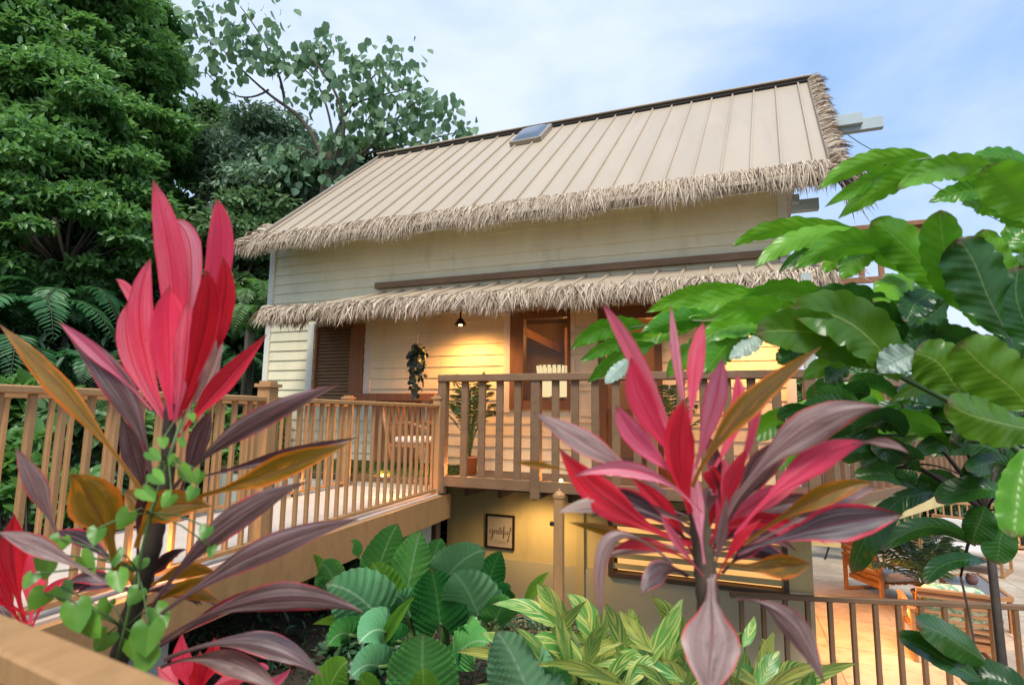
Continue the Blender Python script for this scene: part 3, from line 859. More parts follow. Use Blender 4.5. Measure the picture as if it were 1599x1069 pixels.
canopy = can.build('canopy', M['roof'], house)
mb = MB(); mb.box((-4.88, YW - .09, 1.835), (0.70, YW - .026, 1.92)); mb.build('ledger_beam', M['wood_brown'], canopy)
mb = MB(); mb.box((-5.6, YC + .05, zc - .14), (0.9, YC + .12, zc - .035))
for x in np.linspace(-5.3, .8, 9): mb.bar((x, YW - .03, 1.62 if x > -4.9 else 1.3), (x, YC + .12, zc - .07), .05, .09)
mb.build('rafters', M['wood_dark'], canopy)
cdn = nrm(cfL - np.array([cfL[0], YW, 1.78]))
thatch('thatch_fringe', canopy, cfL + [-.1, 0, 0], cfR + [.05, 0, 0], -cdn * 0.16, nrm(cdn + np.array([0, -.1, .05])), 7000, 4, 0.33, 0.0135, hang=0.55, spread=.16)
thatch('thatch_fringe', canopy, cfR + [0, -.02, 0], cfR + [0, .75, .32], np.array([-.05, 0, 0]), nrm([1, -.2, .05]), 420, 3, 0.34, 0.02, hang=.9, lie=1.0, spread=.25)
thatch('thatch_fringe', canopy, cfL + [-.1, 0, 0], np.array([-5.75, 6.7, 1.40]), np.array([.1, 0, .05]), nrm([-1, -.3, -.15]), 360, 3, 0.34, 0.022, hang=.8)
mb = MB(); mb.bar((0.72, 5.72, FL), (0.72, 5.72, zc - .03), .095, .095, (0, 1, 0), .006)
pst = mb.build('canopy_post', M['post_grey'], loc=(0.72, 5.72, FL))
tag(pst, 'square pale grey-green post carrying the thatched canopy corner behind the leaves', 'post')

# ================================================================== LAMPS
def lamp(name, typ, loc, energy, col, size=0.05, parent=None, rot=None, spot=None):
    l = bpy.data.lights.new(name, typ); l.energy = energy; l.color = col
    if typ == 'SPOT': l.spot_size = spot or math.radians(120); l.spot_blend = 0.6
    l.shadow_soft_size = size
    o = bpy.data.objects.new(name, l); COL.objects.link(o)
    base = W.get(parent.name, (0, 0, 0)) if parent else (0, 0, 0)
    o.location = tuple(np.asarray(loc, float) - np.array(base))
    if rot: o.rotation_euler = rot
    if parent: o.parent = parent
    return o
WARM = (1.0, 0.43, 0.12)
BULB = glow('bulb_warm', (1.0, 0.62, 0.25), 14)

def porch_lamp(x, y, z, label):
    t = thing('porch_lamp', label, 'lamp', (x, y, z), 'porch lamps under the canopy')
    mb = MB(); mb.lathe((x, y, z), [(.012, .30), (.012, .10), (.03, .09), (.05, .06), (.085, .0), (.078, .0), (.046, .055), (.0, .07)], 24); mb.build('shade', M['black'], t, True)
    mb = MB(); mb.lathe((x, y, z), [(.0, .052), (.026, .04), (.03, .02), (.02, -.002), (0, -.008)], 14); mb.build('bulb', BULB, t, True)
    return t
lp = at(719, 508, Y=6.5)
porch_lamp(lp[0], 6.5, lp[2], 'small black cone porch lamp glowing on the clapboards above the hanging plant')
lamp('porch_light', 'SPOT', (lp[0], 6.5, lp[2] + .0), 85, WARM, .12, spot=math.radians(165))
lp2 = at(1165, 490, Y=6.5)
porch_lamp(lp2[0], 6.5, lp2[2], 'black cone porch lamp behind the broad green leaves right of the doorway')
lamp('porch_light', 'SPOT', (lp2[0], 6.5, lp2[2]), 85, WARM, .1, spot=math.radians(165))

# hall lamp seen through the window
t = thing('table_lamp', 'pale scalloped lampshade glowing behind the window pane', 'lamp', (-2.55, 8.4, FL))
mb = MB(); mb.box((-2.95, 8.0, FL + .0), (-2.1, 8.7, FL + .80)); mb.build('cabinet', M['wood_trim'], t)
mb = MB(); mb.lathe((-2.55, 8.4, FL + .80), [(.1, 0), (.12, .02), (.04, .06), (.03, .3)], 16); mb.build('stand', M['wood_dark'], t, True)
mb = MB(); n = 20
for k in range(n):
    a0, a1 = 2 * PI * k / n, 2 * PI * (k + .72) / n
    for r0, r1, za, zb in ((.23, .23, 1.02, 1.32), (.23, .25, 1.32, 1.50)):
        aa1 = 2 * PI * (k + 1) / n if za < 1.1 else a1
        vs = [(-2.55 + r0 * math.cos(a0), 8.4 + r0 * math.sin(a0), FL + za), (-2.55 + r0 * math.cos(aa1), 8.4 + r0 * math.sin(aa1), FL + za),
              (-2.55 + r1 * math.cos(aa1), 8.4 + r1 * math.sin(aa1), FL + zb), (-2.55 + r1 * math.cos(a0), 8.4 + r1 * math.sin(a0), FL + zb)]
        mb.add(vs, [(0, 1, 2, 3)])
mb.build('lamp_shade', glow('lit_shade', (1.0, 0.80, 0.42), 0.75), t)
lamp('hall_light', 'POINT', (-2.3, 8.6, 1.2), 24, WARM, .12)
lamp('hall_light', 'POINT', (-1.0, 8.6, 1.0), 22, WARM, .12)

# ================================================================== BRIDGE, DECK AND RAILINGS
BZ = -0.865
def bx(Y, off=0.0): return -2.553 - 0.0709 * Y + off
BW = 1.32
bridge = thing('footbridge', 'footbridge with a tan timber edge and pale paved walkway leading to the deck', 'footbridge', (bx(3) - BW / 2, 3, BZ - .28))
Y0, Y1 = -0.9, 5.66
def brq(o0, o1, z0, z1, mbb):
    vs = [(bx(Y0, o0), Y0, z0), (bx(Y0, o1), Y0, z0), (bx(Y1, o1), Y1, z0), (bx(Y1, o0), Y1, z0), (bx(Y0, o0), Y0, z1), (bx(Y0, o1), Y0, z1), (bx(Y1, o1), Y1, z1), (bx(Y1, o0), Y1, z1)]
    mbb.add(vs, [(0, 3, 2, 1), (4, 5, 6, 7), (0, 1, 5, 4), (1, 2, 6, 5), (2, 3, 7, 6), (3, 0, 4, 7)])
mb = MB(); brq(-BW, 0.02, BZ - .20, BZ, mb); mb.build('walkway', M['paver'], bridge)
mb = MB(); brq(0.021, 0.075, BZ - .27, BZ - .012, mb); brq(-BW - .06, -BW - .001, BZ - .27, BZ - .012, mb); mb.build('fascia', M['wood_tan'], bridge)
mb = MB()
for i in range(9):
    y = Y0 + .3 + i * .74; mb.box((bx(y) - BW + .03, y, BZ - .27), (bx(y) + .0, y + .05, BZ - .201))
mb.build('joist', M['wood_dark'], bridge)
def pier(y, label):
    z0 = -2.8
    mb = MB(); mb.box((bx(y) - BW + .15, y - .22, z0), (bx(y) - .06, y + .10, BZ - .275))
    return tag(mb.build('concrete_pier', M['pier'], loc=(bx(y), y, z0)), label, 'pier', 'piers under the footbridge')
pier(2.15, 'pale painted pier under the near part of the footbridge, beside red leaves')
pier(5.35, 'pale painted pier under the deck end of the footbridge, behind the elephant ears')

def railing(name, label, A, B, h, bal, spacing, posts, rail_w, rail_h, mat, low=0.06, group=None, pw=0.10, cap=True, post_up=0.06, post_down=0.0, lowh=0.06, railmat=None, skip=0.0):
    """straight railing between floor points A and B"""
    A = np.asarray(A, float); B = np.asarray(B, float); L = np.linalg.norm(B - A); d = (B - A) / L
    t = thing(name, label, 'railing', A, group)
    up = np.array([0, 0, 1.0])
    mb = MB(); mb.bar(A + up * (h - rail_h / 2), B + up * (h - rail_h / 2), rail_w, rail_h, bev=.006); mb.build('top_rail', M[railmat or mat], t)
    mb = MB(); mb.bar(A + up * (low + lowh / 2), B + up * (low + lowh / 2), rail_w * .55, lowh, bev=.004); mb.build('bottom_rail', M[mat], t)
    n = int(L / spacing); first = None
    pd = [p * L for p in posts]
    for i in range(n):
        s = (i + .5) * L / n
        if any(abs(s - q) < pw * .8 for q in pd): continue
        p = A + d * s
        if first is None:
            mb = MB(); mb.bar(p + up * (low + lowh - .003), p + up * (h - rail_h + .003), bal[0], bal[1], d, .004)
            first = mb.build('baluster', M[mat], t); p_first = p
        else:
            o = first.copy(); COL.objects.link(o); o.parent = t; o.location = tuple(p - p_first)
    for q in pd:
        p = A + d * q
        mb = MB(); mb.bar(p - up * post_down, p + up * (h + (post_up if cap else -rail_h)), pw, pw, d, .008)
        po = mb.build('post', M[mat], t)
        if cap:
            mb = MB(); z = h + post_up
            mb.bar(p + up * z, p + up * (z + .022), pw * 1.32, pw * 1.32, d, .006); mb.bar(p + up * (z + .022), p + up * (z + .04), pw * .95, pw * .95, d, .012)
            mb.build('cap', M[mat], po)
    return t

yN = 5.55
nearA = np.array([bx(-0.8, -.03), -0.8, BZ]); nearB = np.array([bx(yN, -.03), yN, BZ])
def frac(Yv, a=-0.8, b=yN): return (Yv - a) / (b - a)
railing('bridge_railing', 'tan baluster railing along the near edge of the footbridge', nearA, nearB, 0.955, (.028, .028), 0.122, [frac(1.0), frac(2.83), frac(5.49)], 0.075, 0.034, 'wood_tan', 0.03, 'railings of the footbridge', pw=.095, lowh=.028)
farA = np.array([bx(-0.8, -BW + .05), -0.8, BZ]); farB = np.array([bx(5.6, -BW + .05), 5.6, BZ])
railing('bridge_railing', 'tan baluster railing along the far edge of the footbridge, seen through the near one', farA, farB, 0.955, (.028, .028), 0.125, [frac(0.9), frac(3.2), frac(5.5)], 0.075, 0.034, 'wood_tan', 0.03, 'railings of the footbridge', pw=.10, lowh=.028)

deck = thing('wooden_deck', 'raised timber deck running along the house front below the canopy', 'deck', (-1.1, 6.2, FL))
cR = at(1500, 607, Z=.41)
YB = 5.5
mb = MB()
mb.box((-2.95, YB + .03, FL - .05), (0.75, YW - .002, FL)); mb.box((XL + .3, 5.68, FL - .05), (-2.951, YW - .002, FL - .001))
pl = [(0.751, YB + .03), (cR[0], cR[1]), (cR[0] + .3, 10.2), (0.751, 10.2)]
mb.add([(x, y, FL - .002) for x, y in pl] + [(x, y, FL - .05) for x, y in pl], [(0, 1, 2, 3), (7, 6, 5, 4), (0, 4, 5, 1), (1, 5, 6, 2), (2, 6, 7, 3), (3, 7, 4, 0)])
mb.build('floor', M['wood_dark'], deck)
mb = MB()
for x in np.arange(-2.8, 0.75, .4): mb.box((x, YB + .35, FL - .17), (x + .05, YW - .01, FL - .051))
mb.box((-2.95, YW - .12, FL - .22), (.75, YW - .045, FL - .201))
mb.bar((-3.03, 5.58, -2.6), (-3.03, 5.58, FL - .05), .10, .10, (0, 1, 0))
mb.build('joist', M['wood_dark'], deck)
mb = MB(); a = np.array([0.78, YB + .08, FL - .15]); b = np.array([cR[0], cR[1] + .03, FL - .15]); mb.bar(a, b, .06, .24); mb.build('skirt_board', M['stucco'], deck)
mb = MB()
ud = [(-3.0, 5.7), (-3.0, 6.98), (-3.8, 6.98), (XL + .4, 6.98), (XL + .4, 5.75)]
mb.box((XL + .35, 5.70, -2.6), (-3.12, 5.80, FL - .06)); mb.build('skirt_wall', M['pier'], deck)

railing('balcony_railing', 'brown slatted balcony railing facing the garden, between the footbridge and the house corner', (-2.96, YB, FL - .03), (0.72, YB, FL - .03), 1.195, (.04, .075), 0.195, [0.012, .305, .62, .988], 0.13, 0.075, 'wood_brown', 0.0, 'railings of the deck', pw=.10, cap=False, post_down=.07, lowh=.11)
railing('balcony_railing', 'dark shaded balcony railing running back to the right behind the broad leaves', (0.80, YB + .05, FL - .03), (cR[0], cR[1], FL - .03), 1.185, (.04, .085), 0.215, [0.012, .5, .99], 0.12, 0.07, 'wood_brown', 0.0, 'railings of the deck', pw=.10, cap=False, lowh=.09)

# turf on the left of the deck
mb = MB(); mb.box((XL + .4, 5.85, FL), (-3.15, YW - .06, FL + .02))
setting(mb.build('turf', M['turf'], loc=(-5, 6.4, FL)), 'structure', 'strip of artificial turf on the deck')
pos = np.column_stack([RNG.uniform(XL + .4, -3.15, 26000), RNG.uniform(5.85, YW - .06, 26000), np.full(26000, FL + .02)])
v, f, u, a = leafcloud(pos, rvec(26000) * .6 + [0, 0, 1.0], rvec(26000), 0.035 + .02 * RNG.random(26000), .12)
setting(mesh_obj('turf_blades', v, f, leafmat('turf_blades', (0.06, 0.085, 0.015), (0.13, 0.17, 0.03), .2), None, u, a), 'stuff', 'blades of the artificial turf')

# bar counter on the wall, under the louvred window
bc = thing('bar_counter', 'brown wall counter with a panelled front below the white clapboards', 'counter', (-4.5, 6.75, FL))
mb = MB(); mb.box((-5.06, 6.86, .165), (-3.79, YW - .026, .265)); mb.build('counter_top', M['wood_red'], bc)
mb = MB(); mb.box((-4.75, 6.90, FL), (-4.05, YW - .03, .163))
for i in range(5): mb.box((-4.75 + i * .14, 6.885, FL), (-4.75 + i * .14 + .125, 6.899, .16), var=random.random() * .5)
mb.build('front_panel', M['wood_red'], bc)
mb = MB(); mb.box((-3.86, 6.88, FL), (-3.80, 6.94, .163)); mb.build('leg', M['wood_red'], bc)

# deck chair
ch = thing('wooden_chair', 'dark wooden chair with cream seat pad on the deck, seen between balusters', 'chair', (-3.75, 6.35, FL))
for y in (6.1, 6.6):
    mb = MB(); mb.tube([(-3.45, y, FL), (-3.55, y, FL + .25), (-3.5, y, FL + .42)], [.02, .022, .018], 8); mb.build('leg', M['wood_red'], ch, True)
    mb = MB(); mb.tube([(-3.9, y, FL), (-4.0, y, FL + .36), (-4.12, y, FL + .85)], [.02, .024, .02], 8); mb.build('leg', M['wood_red'], ch, True)
    mb = MB(); mb.tube([(-4.02, y, FL + .60), (-3.7, y, FL + .62), (-3.45, y, FL + .55), (-3.42, y, FL + .46)], [.02, .022, .022, .016], 8); mb.build('armrest', M['wood_red'], ch, True)
mb = MB(); mb.box((-4.0, 6.1, FL + .32), (-3.47, 6.6, FL + .36)); mb.build('seat', M['wood_red'], ch)
mb = MB(); mb.cushion((-3.98, 6.12, FL + .35), (-3.48, 6.58, FL + .45)); mb.build('seat_pad', M['fabric'], ch, True)
mb = MB()
for k in range(6): mb.bar((-4.03, 6.15 + k * .08, FL + .42), (-4.11, 6.15 + k * .08, FL + .82), .012, .04, (0, 1, 0))
mb.bar((-4.11, 6.09, FL + .84), (-4.11, 6.61, FL + .84), .03, .05); mb.build('backrest', M['wood_red'], ch)

# potted palm on the deck
def potted_palm(x, y, z, label, h=1.15, n=16, pin=.14, pot=(.14, .26), seed=3, spread=.42, nl=20, group=None):
    rng = np.random.default_rng(seed)
    t = thing('potted_palm', label, 'potted plant', (x, y, z), group)
    r, ph = pot
    mb = MB(); mb.lathe((x, y, z), [(0, 0), (r * .72, 0), (r * .95, ph * .9), (r * 1.05, ph * .92), (r * 1.05, ph), (r * .88, ph), (r * .85, ph * .9), (0, ph * .88)], 22); mb.build('pot', M['terracotta'], t, True)
    cl = []; st = MB()
    for k in range(n):
        a = 2.4 * k + rng.random() * .6; q = (k + .5) / n
        b = np.array([x, y, z + ph * .9]); hh = h - ph
        d = np.array([math.cos(a), math.sin(a), 0])
        p1 = b + d * spread * .35 * (.3 + q) + [0, 0, hh * (.75 - .25 * q)]; p2 = b + d * spread * (.5 + .8 * q) + [0, 0, hh * (1.0 - .55 * q)]
        ar, c = frond_arrays(b * .45 + p1 * .55, p1 * .4 + p2 * .6 + [0, 0, .05], p2, nl, pin, .16, .25, rng)
        cl.append(ar); st.tube([b, p1 * .5 + b * .5, c[0], c[len(c) // 2], c[-1]], [.008, .007, .006, .004, .002], 5)
    st.build('stem', M['stem_green'], t, True)
    v, f, u, a = join_clouds(cl); mesh_obj('fronds', v, f, M['palm'], t, u, a)
    return t
pp = at(733, 728, Y=6.4)
potted_palm(pp[0], 6.4, FL, 'slim potted palm behind the balcony slats, left of the window', 1.25, 18, .15, (.11, .22), 5, .30)
pp = at(1020, 640, Y=6.6)
potted_palm(-0.62, 6.5, FL, 'potted palm beside the doorway on the deck', 1.15, 14, .15, (.13, .24), 8, .34)

# hanging plant
hp = at(652, 535, Y=6.35)
t = thing('hanging_plant', 'dark trailing plant hanging from the canopy left of the porch lamp', 'hanging plant', hp)
mb = MB(); mb.tube([hp + [0, 0, .28], hp + [.004, 0, .1], hp + [0, 0, -.02]], .004, 5); mb.build('cord', M['fabric'], t)
mb = MB(); mb.lathe(hp - [0, 0, .16], [(0, 0), (.05, 0), (.075, .1), (.08, .12), (.07, .12), (0, .1)], 14); mb.build('basket', M['black'], t, True)
cl = []; st = MB()
for k in range(11):
    a = k * 2.4; L = .12 + .50 * (k / 10) ** 1.2
    d = np.array([math.cos(a), math.sin(a), 0]) * .085
    c = bez(hp - [0, 0, .04], hp + d - [0, 0, .06 + L * .35], hp + d * .55 - [0, 0, .08 + L], 14)
    st.tube(c[::3], .003, 4)
    for s in (0, 1):
        pz = c + rvec(14) * .02
        cl.append(leafcloud(pz, rvec(14) * .7 + [0, 0, -.6], d / .085 + rvec(14) * .5, .062 + .02 * RNG.random(14), .95, .1))
st.build('stem', M['stem_dark'], t)
v, f, u, a = join_clouds(cl); mesh_obj('foliage', v, f, M['fake_ivy'], t, u, a)

# small warm deck lights
def deck_light(p, label, e=0.8, blk=False):
    t = thing('deck_light', label, 'light', p, 'small lights along the bridge')
    mb = MB(); mb.lathe(p, [(0, 0), (.022, 0), (.022, .05), (.012, .062), (0, .064)], 12); mb.build('housing', M['black'], t, True)
    mb = MB(); mb.lathe(p + np.array([0, 0, .066]), [(0, 0), (.016, .004), (.018, .016), (0, .028)], 10); mb.build('lens', BULB, t, True)
    lamp('deck_glow', 'POINT', p + np.array([0, 0, .13]), e, WARM, .02)
for px, py, lb in ((598, 757, 'small glowing light at the far railing corner of the footbridge'), (611, 775, 'small glowing light at the near railing close to the deck'),
                   (458, 775, 'small glowing light low on the far railing, middle of the footbridge'), (232, 915, 'small glowing light near the leaf-covered start of the footbridge')):
    p = at(px, py, Z=BZ); deck_light(p, lb, 5.0)
for x, lb in ((-2.72, 'small floor light at the left end of the balcony railing'), (-1.62, 'small floor light behind the middle post of the balcony railing'), (-.3, 'small floor light behind the balcony railing, near the red plant')):
    deck_light(np.array([x, YB + .16, FL]), lb, 5.0)

# post with a finial below the balcony
q = at(873, 768, Y=5.25)
t = thing('wooden_post', 'brown square post with a pointed finial standing in front of the stucco wall', 'post', (q[0], 5.25, -2.9))
mb = MB(); mb.bar((q[0], 5.25, -2.9), (q[0], 5.25, q[2] - .05), .085, .085, (0, 1, 0), .006); mb.build('shaft', M['wood_tan'], t)
mb = MB(); mb.bar((q[0], 5.25, q[2] - .05), (q[0], 5.25, q[2] - .02), .10, .10, (0, 1, 0), .006); mb.lathe((q[0], 5.25, q[2] - .02), [(.05, 0), (.03, .025), (.012, .035), (.012, .05), (0, .055)], 12); mb.build('finial', M['wood_tan'], t)
mb = MB(); mb.lathe((q[0] - .055, 5.2, -1.02), [(0, -.025), (.02, -.015), (.024, 0), (.02, .015), (0, .025)], 10); mb.build('bracket', M['black'], t)

# framed word on the stucco
t = thing('framed_sign', 'framed print with the brush-lettered word grateful on the stucco wall', 'sign', (-2.82, YW, -1.53))
x0, x1, z0, z1 = -3.02, -2.62, -1.74, -1.31
mb = MB()
for lo, hi in (((x0, z0), (x0 + .022, z1)), ((x1 - .022, z0), (x1, z1)), ((x0 + .022, z0), (x1 - .022, z0 + .022)), ((x0 + .022, z1 - .022), (x1 - .022, z1))): mb.box((lo[0], YW - .03, lo[1]), (hi[0], YW - .002, hi[1]))
mb.build('frame', M['frame_wine'], t)
mb = MB(); mb.box((x0 + .021, YW - .014, z0 + .021), (x1 - .021, YW - .004, z1 - .021)); mb.build('print', M['paper'], t)
G = [  # strokes in a 100 x 60 box, brush width
    ([(19, 33), (13, 37), (6, 32), (5, 24), (10, 19), (16, 23), (19, 33), (19, 22), (17, 4), (12, -8), (6, -5), (8, 3), (16, 12), (24, 20)], 2.4), ([(11, 50), (14, 57), (21, 61)], 1.3),
    ([(24, 20), (26, 35)], 2.0), ([(26, 29), (29, 35), (33, 33)], 2.2), ([(26, 34), (26, 19)], 2.4),
    ([(45, 31), (40, 35), (35, 29), (36, 21), (41, 20), (45, 29)], 2.3), ([(45, 34), (45, 22), (49, 19)], 2.4),
    ([(54, 48), (53, 32), (53, 22), (57, 19)], 2.5), ([(42, 43), (52, 42), (64, 45)], 1.7),
    ([(59, 27), (65, 31), (63, 36), (59, 31), (60, 22), (66, 20)], 2.1), ([(66, 20), (72, 36), (76, 50), (72, 54), (70, 44), (70, 20), (69, 6), (72, 4), (73, 18), (76, 26)], 2.3),
    ([(78, 34), (77, 24), (81, 19), (86, 25), (87, 34)], 2.3), ([(87, 34), (87, 21), (90, 19)], 2.4), ([(90, 19), (95, 36), (101, 50), (104, 47), (100, 32), (94, 12), (89, -6), (91, -11), (95, -2), (97, 5)], 2.5)]
mb = MB()
for st_, w in G:
    q = np.array(st_, float); s = np.linspace(0, len(q) - 1, 7 * len(q))
    # Catmull-Rom through the points
    pts = []
    for v in s:
        i = min(int(v), len(q) - 2); f = v - i
        p0, p1, p2, p3 = q[max(i - 1, 0)], q[i], q[i + 1], q[min(i + 2, len(q) - 1)]
        pts.append(.5 * ((2 * p1) + (-p0 + p2) * f + (2 * p0 - 5 * p1 + 4 * p2 - p3) * f * f + (-p0 + 3 * p1 - 3 * p2 + p3) * f ** 3))
    pts = np.array(pts)
    d = np.gradient(pts, axis=0); d /= np.linalg.norm(d, axis=1)[:, None] + 1e-9
    nn = np.column_stack([-d[:, 1], d[:, 0]])
    k = (w * (.55 + .75 * np.clip(-d[:, 1], 0, 1)))[:, None] * .5 * 1.1
    sc = .30 / 100
    def to(p): return [(-2.98 + x * sc, YW - .0165, -1.615 + y * sc * 1.0) for x, y in p]
    a, b = to(pts + nn * k), to(pts - nn * k); n = len(a)
    mb.add(a + b, [(i, n + i, n + i + 1, i + 1) for i in range(n - 1)])
mb.build('lettering', M['ink'], t)
mb = MB()
for k in range(3): mb.box((-2.90, YW - .0160, -1.645 - k * .014), (-2.74 + .01 * k, YW - .0145, -1.641 - k * .014))
mb.build('small_print', M['ink_faint'], t)

# upper side balcony at the gable, behind the leaves
t = thing('side_balcony', 'reddish brown upper balcony railing at the gable end, against the sky', 'balcony', (1.6, 9.0, 1.6))
yb = 9.0
a = at(1225, 366, Y=yb); b = at(1455, 347, Y=yb); zt = at(1400, 352, Y=yb)[2]; zb = at(1310, 440, Y=yb)[2]; xa, xb = 0.75, b[0]
mb = MB(); mb.bar((xa, yb, zt), (xb, yb, zt), .12, .07, bev=.006); mb.bar((xb, yb, zt), (xb, yb + 1.2, zt), .12, .07); mb.build('top_rail', M['wood_red'], t)
mb = MB(); mb.bar((xa, yb, zb), (xb, yb, zb), .06, .08); mb.build('bottom_rail', M['wood_red'], t)
for x in np.arange(xa + .14, xb - .05, .24):
    mb = MB(); mb.bar((x, yb, zb), (x, yb, zt), .07, .04, (0, 1, 0)); mb.build('baluster', M['wood_red'], t)
for x in (xa + .62, xb - .05):
    mb = MB(); mb.bar((x, yb - .01, zb - .5), (x, yb - .01, zt - .03), .10, .10, (0, 1, 0)); mb.build('post', M['wood_red'], t)
mb = MB(); mb.box((xa, yb - .06, zb - .42), (xb + .1, yb + 1.2, zb - .22)); mb.build('floor', M['wood_red'], t)

# cables past the gable
def cable(pts, label, r=.006):
    pts = [np.asarray(p) for p in pts]
    q = []
    for a, b in zip(pts, pts[1:]):
        for s in np.linspace(0, 1, 8, endpoint=False): q.append(a + (b - a) * s - np.array([0, 0, .06 * 4 * s * (1 - s)]))
    q.append(pts[-1])
    mb = MB(); mb.tube(q, r, 5); tag(mb.build('cable', M['black'], loc=tuple(pts[0])), label, 'cable', 'cables beside the gable')
cable([at(1306, 196, Y=8.2), P(1384, 242, 9.0), P(1575, 352, 10.0), P(1700, 420, 11)], 'thin black cable running down to the right from the purlin end')
cable([at(1300, 241, Y=7.5), P(1390, 243, 9.0), P(1500, 258, 10)], 'thin black cable running level from the roof verge behind the top leaves')
# ================================================================== TERRACE
TZ = -2.85
mb = MB(); mb.box((0.802, 5.6, TZ - .25), (9.5, 16.0, TZ)); setting(mb.build('terrace', M['terrace'], loc=(4, 9, TZ)), 'structure', 'stone terrace beside the lower storey')
rA = at(1140, 924, Z=-1.8); rB = at(1640, 945.5, Z=-1.8)
rA[2] = rB[2] = TZ
railing('terrace_railing', 'dark brown metal railing in front of the lower terrace', rA, rB, 1.05, (.045, .045), .205, [.985], .055, .05, 'rail_dark', .05, 'railings of the terrace', pw=.05, cap=False, lowh=.03)
a = at(1335, 872, Z=TZ); b = at(1600, 880, Z=TZ)
railing('terrace_railing', 'tan railing along the far side of the lower terrace, behind the lounge chairs', (a[0], a[1] + 1.6, TZ), (b[0] + 1.5, b[1] + 1.6, TZ), 1.0, (.035, .035), .16, [.02, .98], .06, .05, 'wood_tan', .05, 'railings of the terrace', pw=.07, cap=False)

def lounge_chair(loc, rotz, label, width, cush, pillow=None, group='lounge seats on the terrace'):
    """low timber lounge seat facing local +Y, with sled legs and a slatted back"""
    t = thing('lounge_chair', label, 'lounge chair', loc, group, rotz)
    L = np.array(loc, float); hw = width / 2
    wd = M['wood_teak']
    for s in (-1, 1):
        x = s * hw; mb = MB()
        for a, b in (((x, .38, 0), (x, .38, .56)), ((x, -.36, 0), (x, -.36, .56))): mb.bar(L + a, L + b, .045, .06, (0, 1, 0), .005)
        mb.bar(L + [x, -.40, .585], L + [x, .41, .585], .06, .04, bev=.005); mb.bar(L + [x, -.33, .03], L + [x, .35, .03], .045, .045, bev=.005)
        mb.build('side_frame', wd, t)
    mb = MB(); mb.bar(L + [-hw + .03, .36, .26], L + [hw - .03, .36, .26], .05, .07); mb.bar(L + [-hw + .03, -.30, .24], L + [hw - .03, -.30, .24], .05, .07)
    for k in range(6): mb.bar(L + [-hw + .03, -.24 + k * .11, .285], L + [hw - .03, -.24 + k * .11, .285], .07, .02)
    mb.build('seat_frame', wd, t)
    mb = MB()
    for k in range(6):
        q = k / 5; mb.bar(L + [-hw + .04, -.30 - .17 * q, .34 + .46 * q], L + [hw - .04, -.30 - .17 * q, .34 + .46 * q], .02, .065, (0, .3, 1), .004)
    for x in (-hw + .05, 0, hw - .05): mb.bar(L + [x, -.275, .28], L + [x, -.45, .84], .04, .03, (0, 1, .3))
    mb.bar(L + [-hw + .03, -.49, .86], L + [hw - .03, -.49, .86], .05, .045, bev=.006)
    mb.build('backrest', wd, t)
    mb = MB(); mb.cushion(L + [-hw + .04, -.27, .29], L + [hw - .04, .40, .44], .3); mb.build('seat_cushion', M[cush], t, True)
    return t

def cushion(loc, rotz, label, size, cush, tilt=.3):
    L = np.array(loc, float); mb = MB(); w, h, d = size
    mb.cushion((-w / 2, -d / 2, 0), (w / 2, d / 2, h), .42, 10)
    c, s = math.cos(rotz), math.sin(rotz)
    out = []
    for x, y, z in mb.v:
        y2 = y * math.cos(tilt) - z * math.sin(tilt); z2 = y * math.sin(tilt) + z * math.cos(tilt)
        out.append((L[0] + c * x - s * y2, L[1] + s * x + c * y2, L[2] + z2))
    mb.v = out
    return tag(mb.build('cushion', M[cush], smooth=True, loc=tuple(L)), label, 'cushion', 'cushions on the terrace seats')

def rel(loc, rz, x, y, z):
    c, s = math.cos(rz), math.sin(rz)
    return (loc[0] + c * x - s * y, loc[1] + s * x + c * y, loc[2] + z)
# three seats in view
c1 = at(1345, 930, Z=TZ)
rz = math.radians(-62); l1 = (c1[0] + .35, c1[1] + .15, TZ)
lounge_chair(l1, rz, 'slatted teak lounge seat nearer the house corner, with pale cushions', .78, 'fabric')
cushion(rel(l1, rz, 0, -.27, .42), rz, 'pale cushion leaning on the slatted seat near the house corner', (.62, .46, .15), 'fabric')
c2 = at(1400, 990, Z=TZ); l2 = (c2[0] + .30, c2[1] + .05, TZ)
c3 = at(1480, 1035, Z=TZ); rz3 = math.radians(-4); l3 = (c3[0] + .10, c3[1] + .25, TZ)
lounge_chair(l3, rz3, 'nearest teak lounge chair with green floral cushions, back turned behind the dark railing', .82, 'floral')
cushion(rel(l3, rz3, 0, -.27, .44), rz3, 'green floral cushion leaning on the nearest lounge chair', (.68, .50, .17), 'floral')
c4 = at(1500, 892, Z=TZ); rz4 = math.radians(150); l4 = (c4[0] + .2, c4[1] + .4, TZ)
lounge_chair(l4, rz4, 'far low teak bench beyond the coffee table, with white seat pad', 1.25, 'fabric')
cushion(rel(l4, rz4, .15, -.25, .43), rz4, 'large white cushion on the far bench beyond the coffee table', (.75, .44, .17), 'fabric')
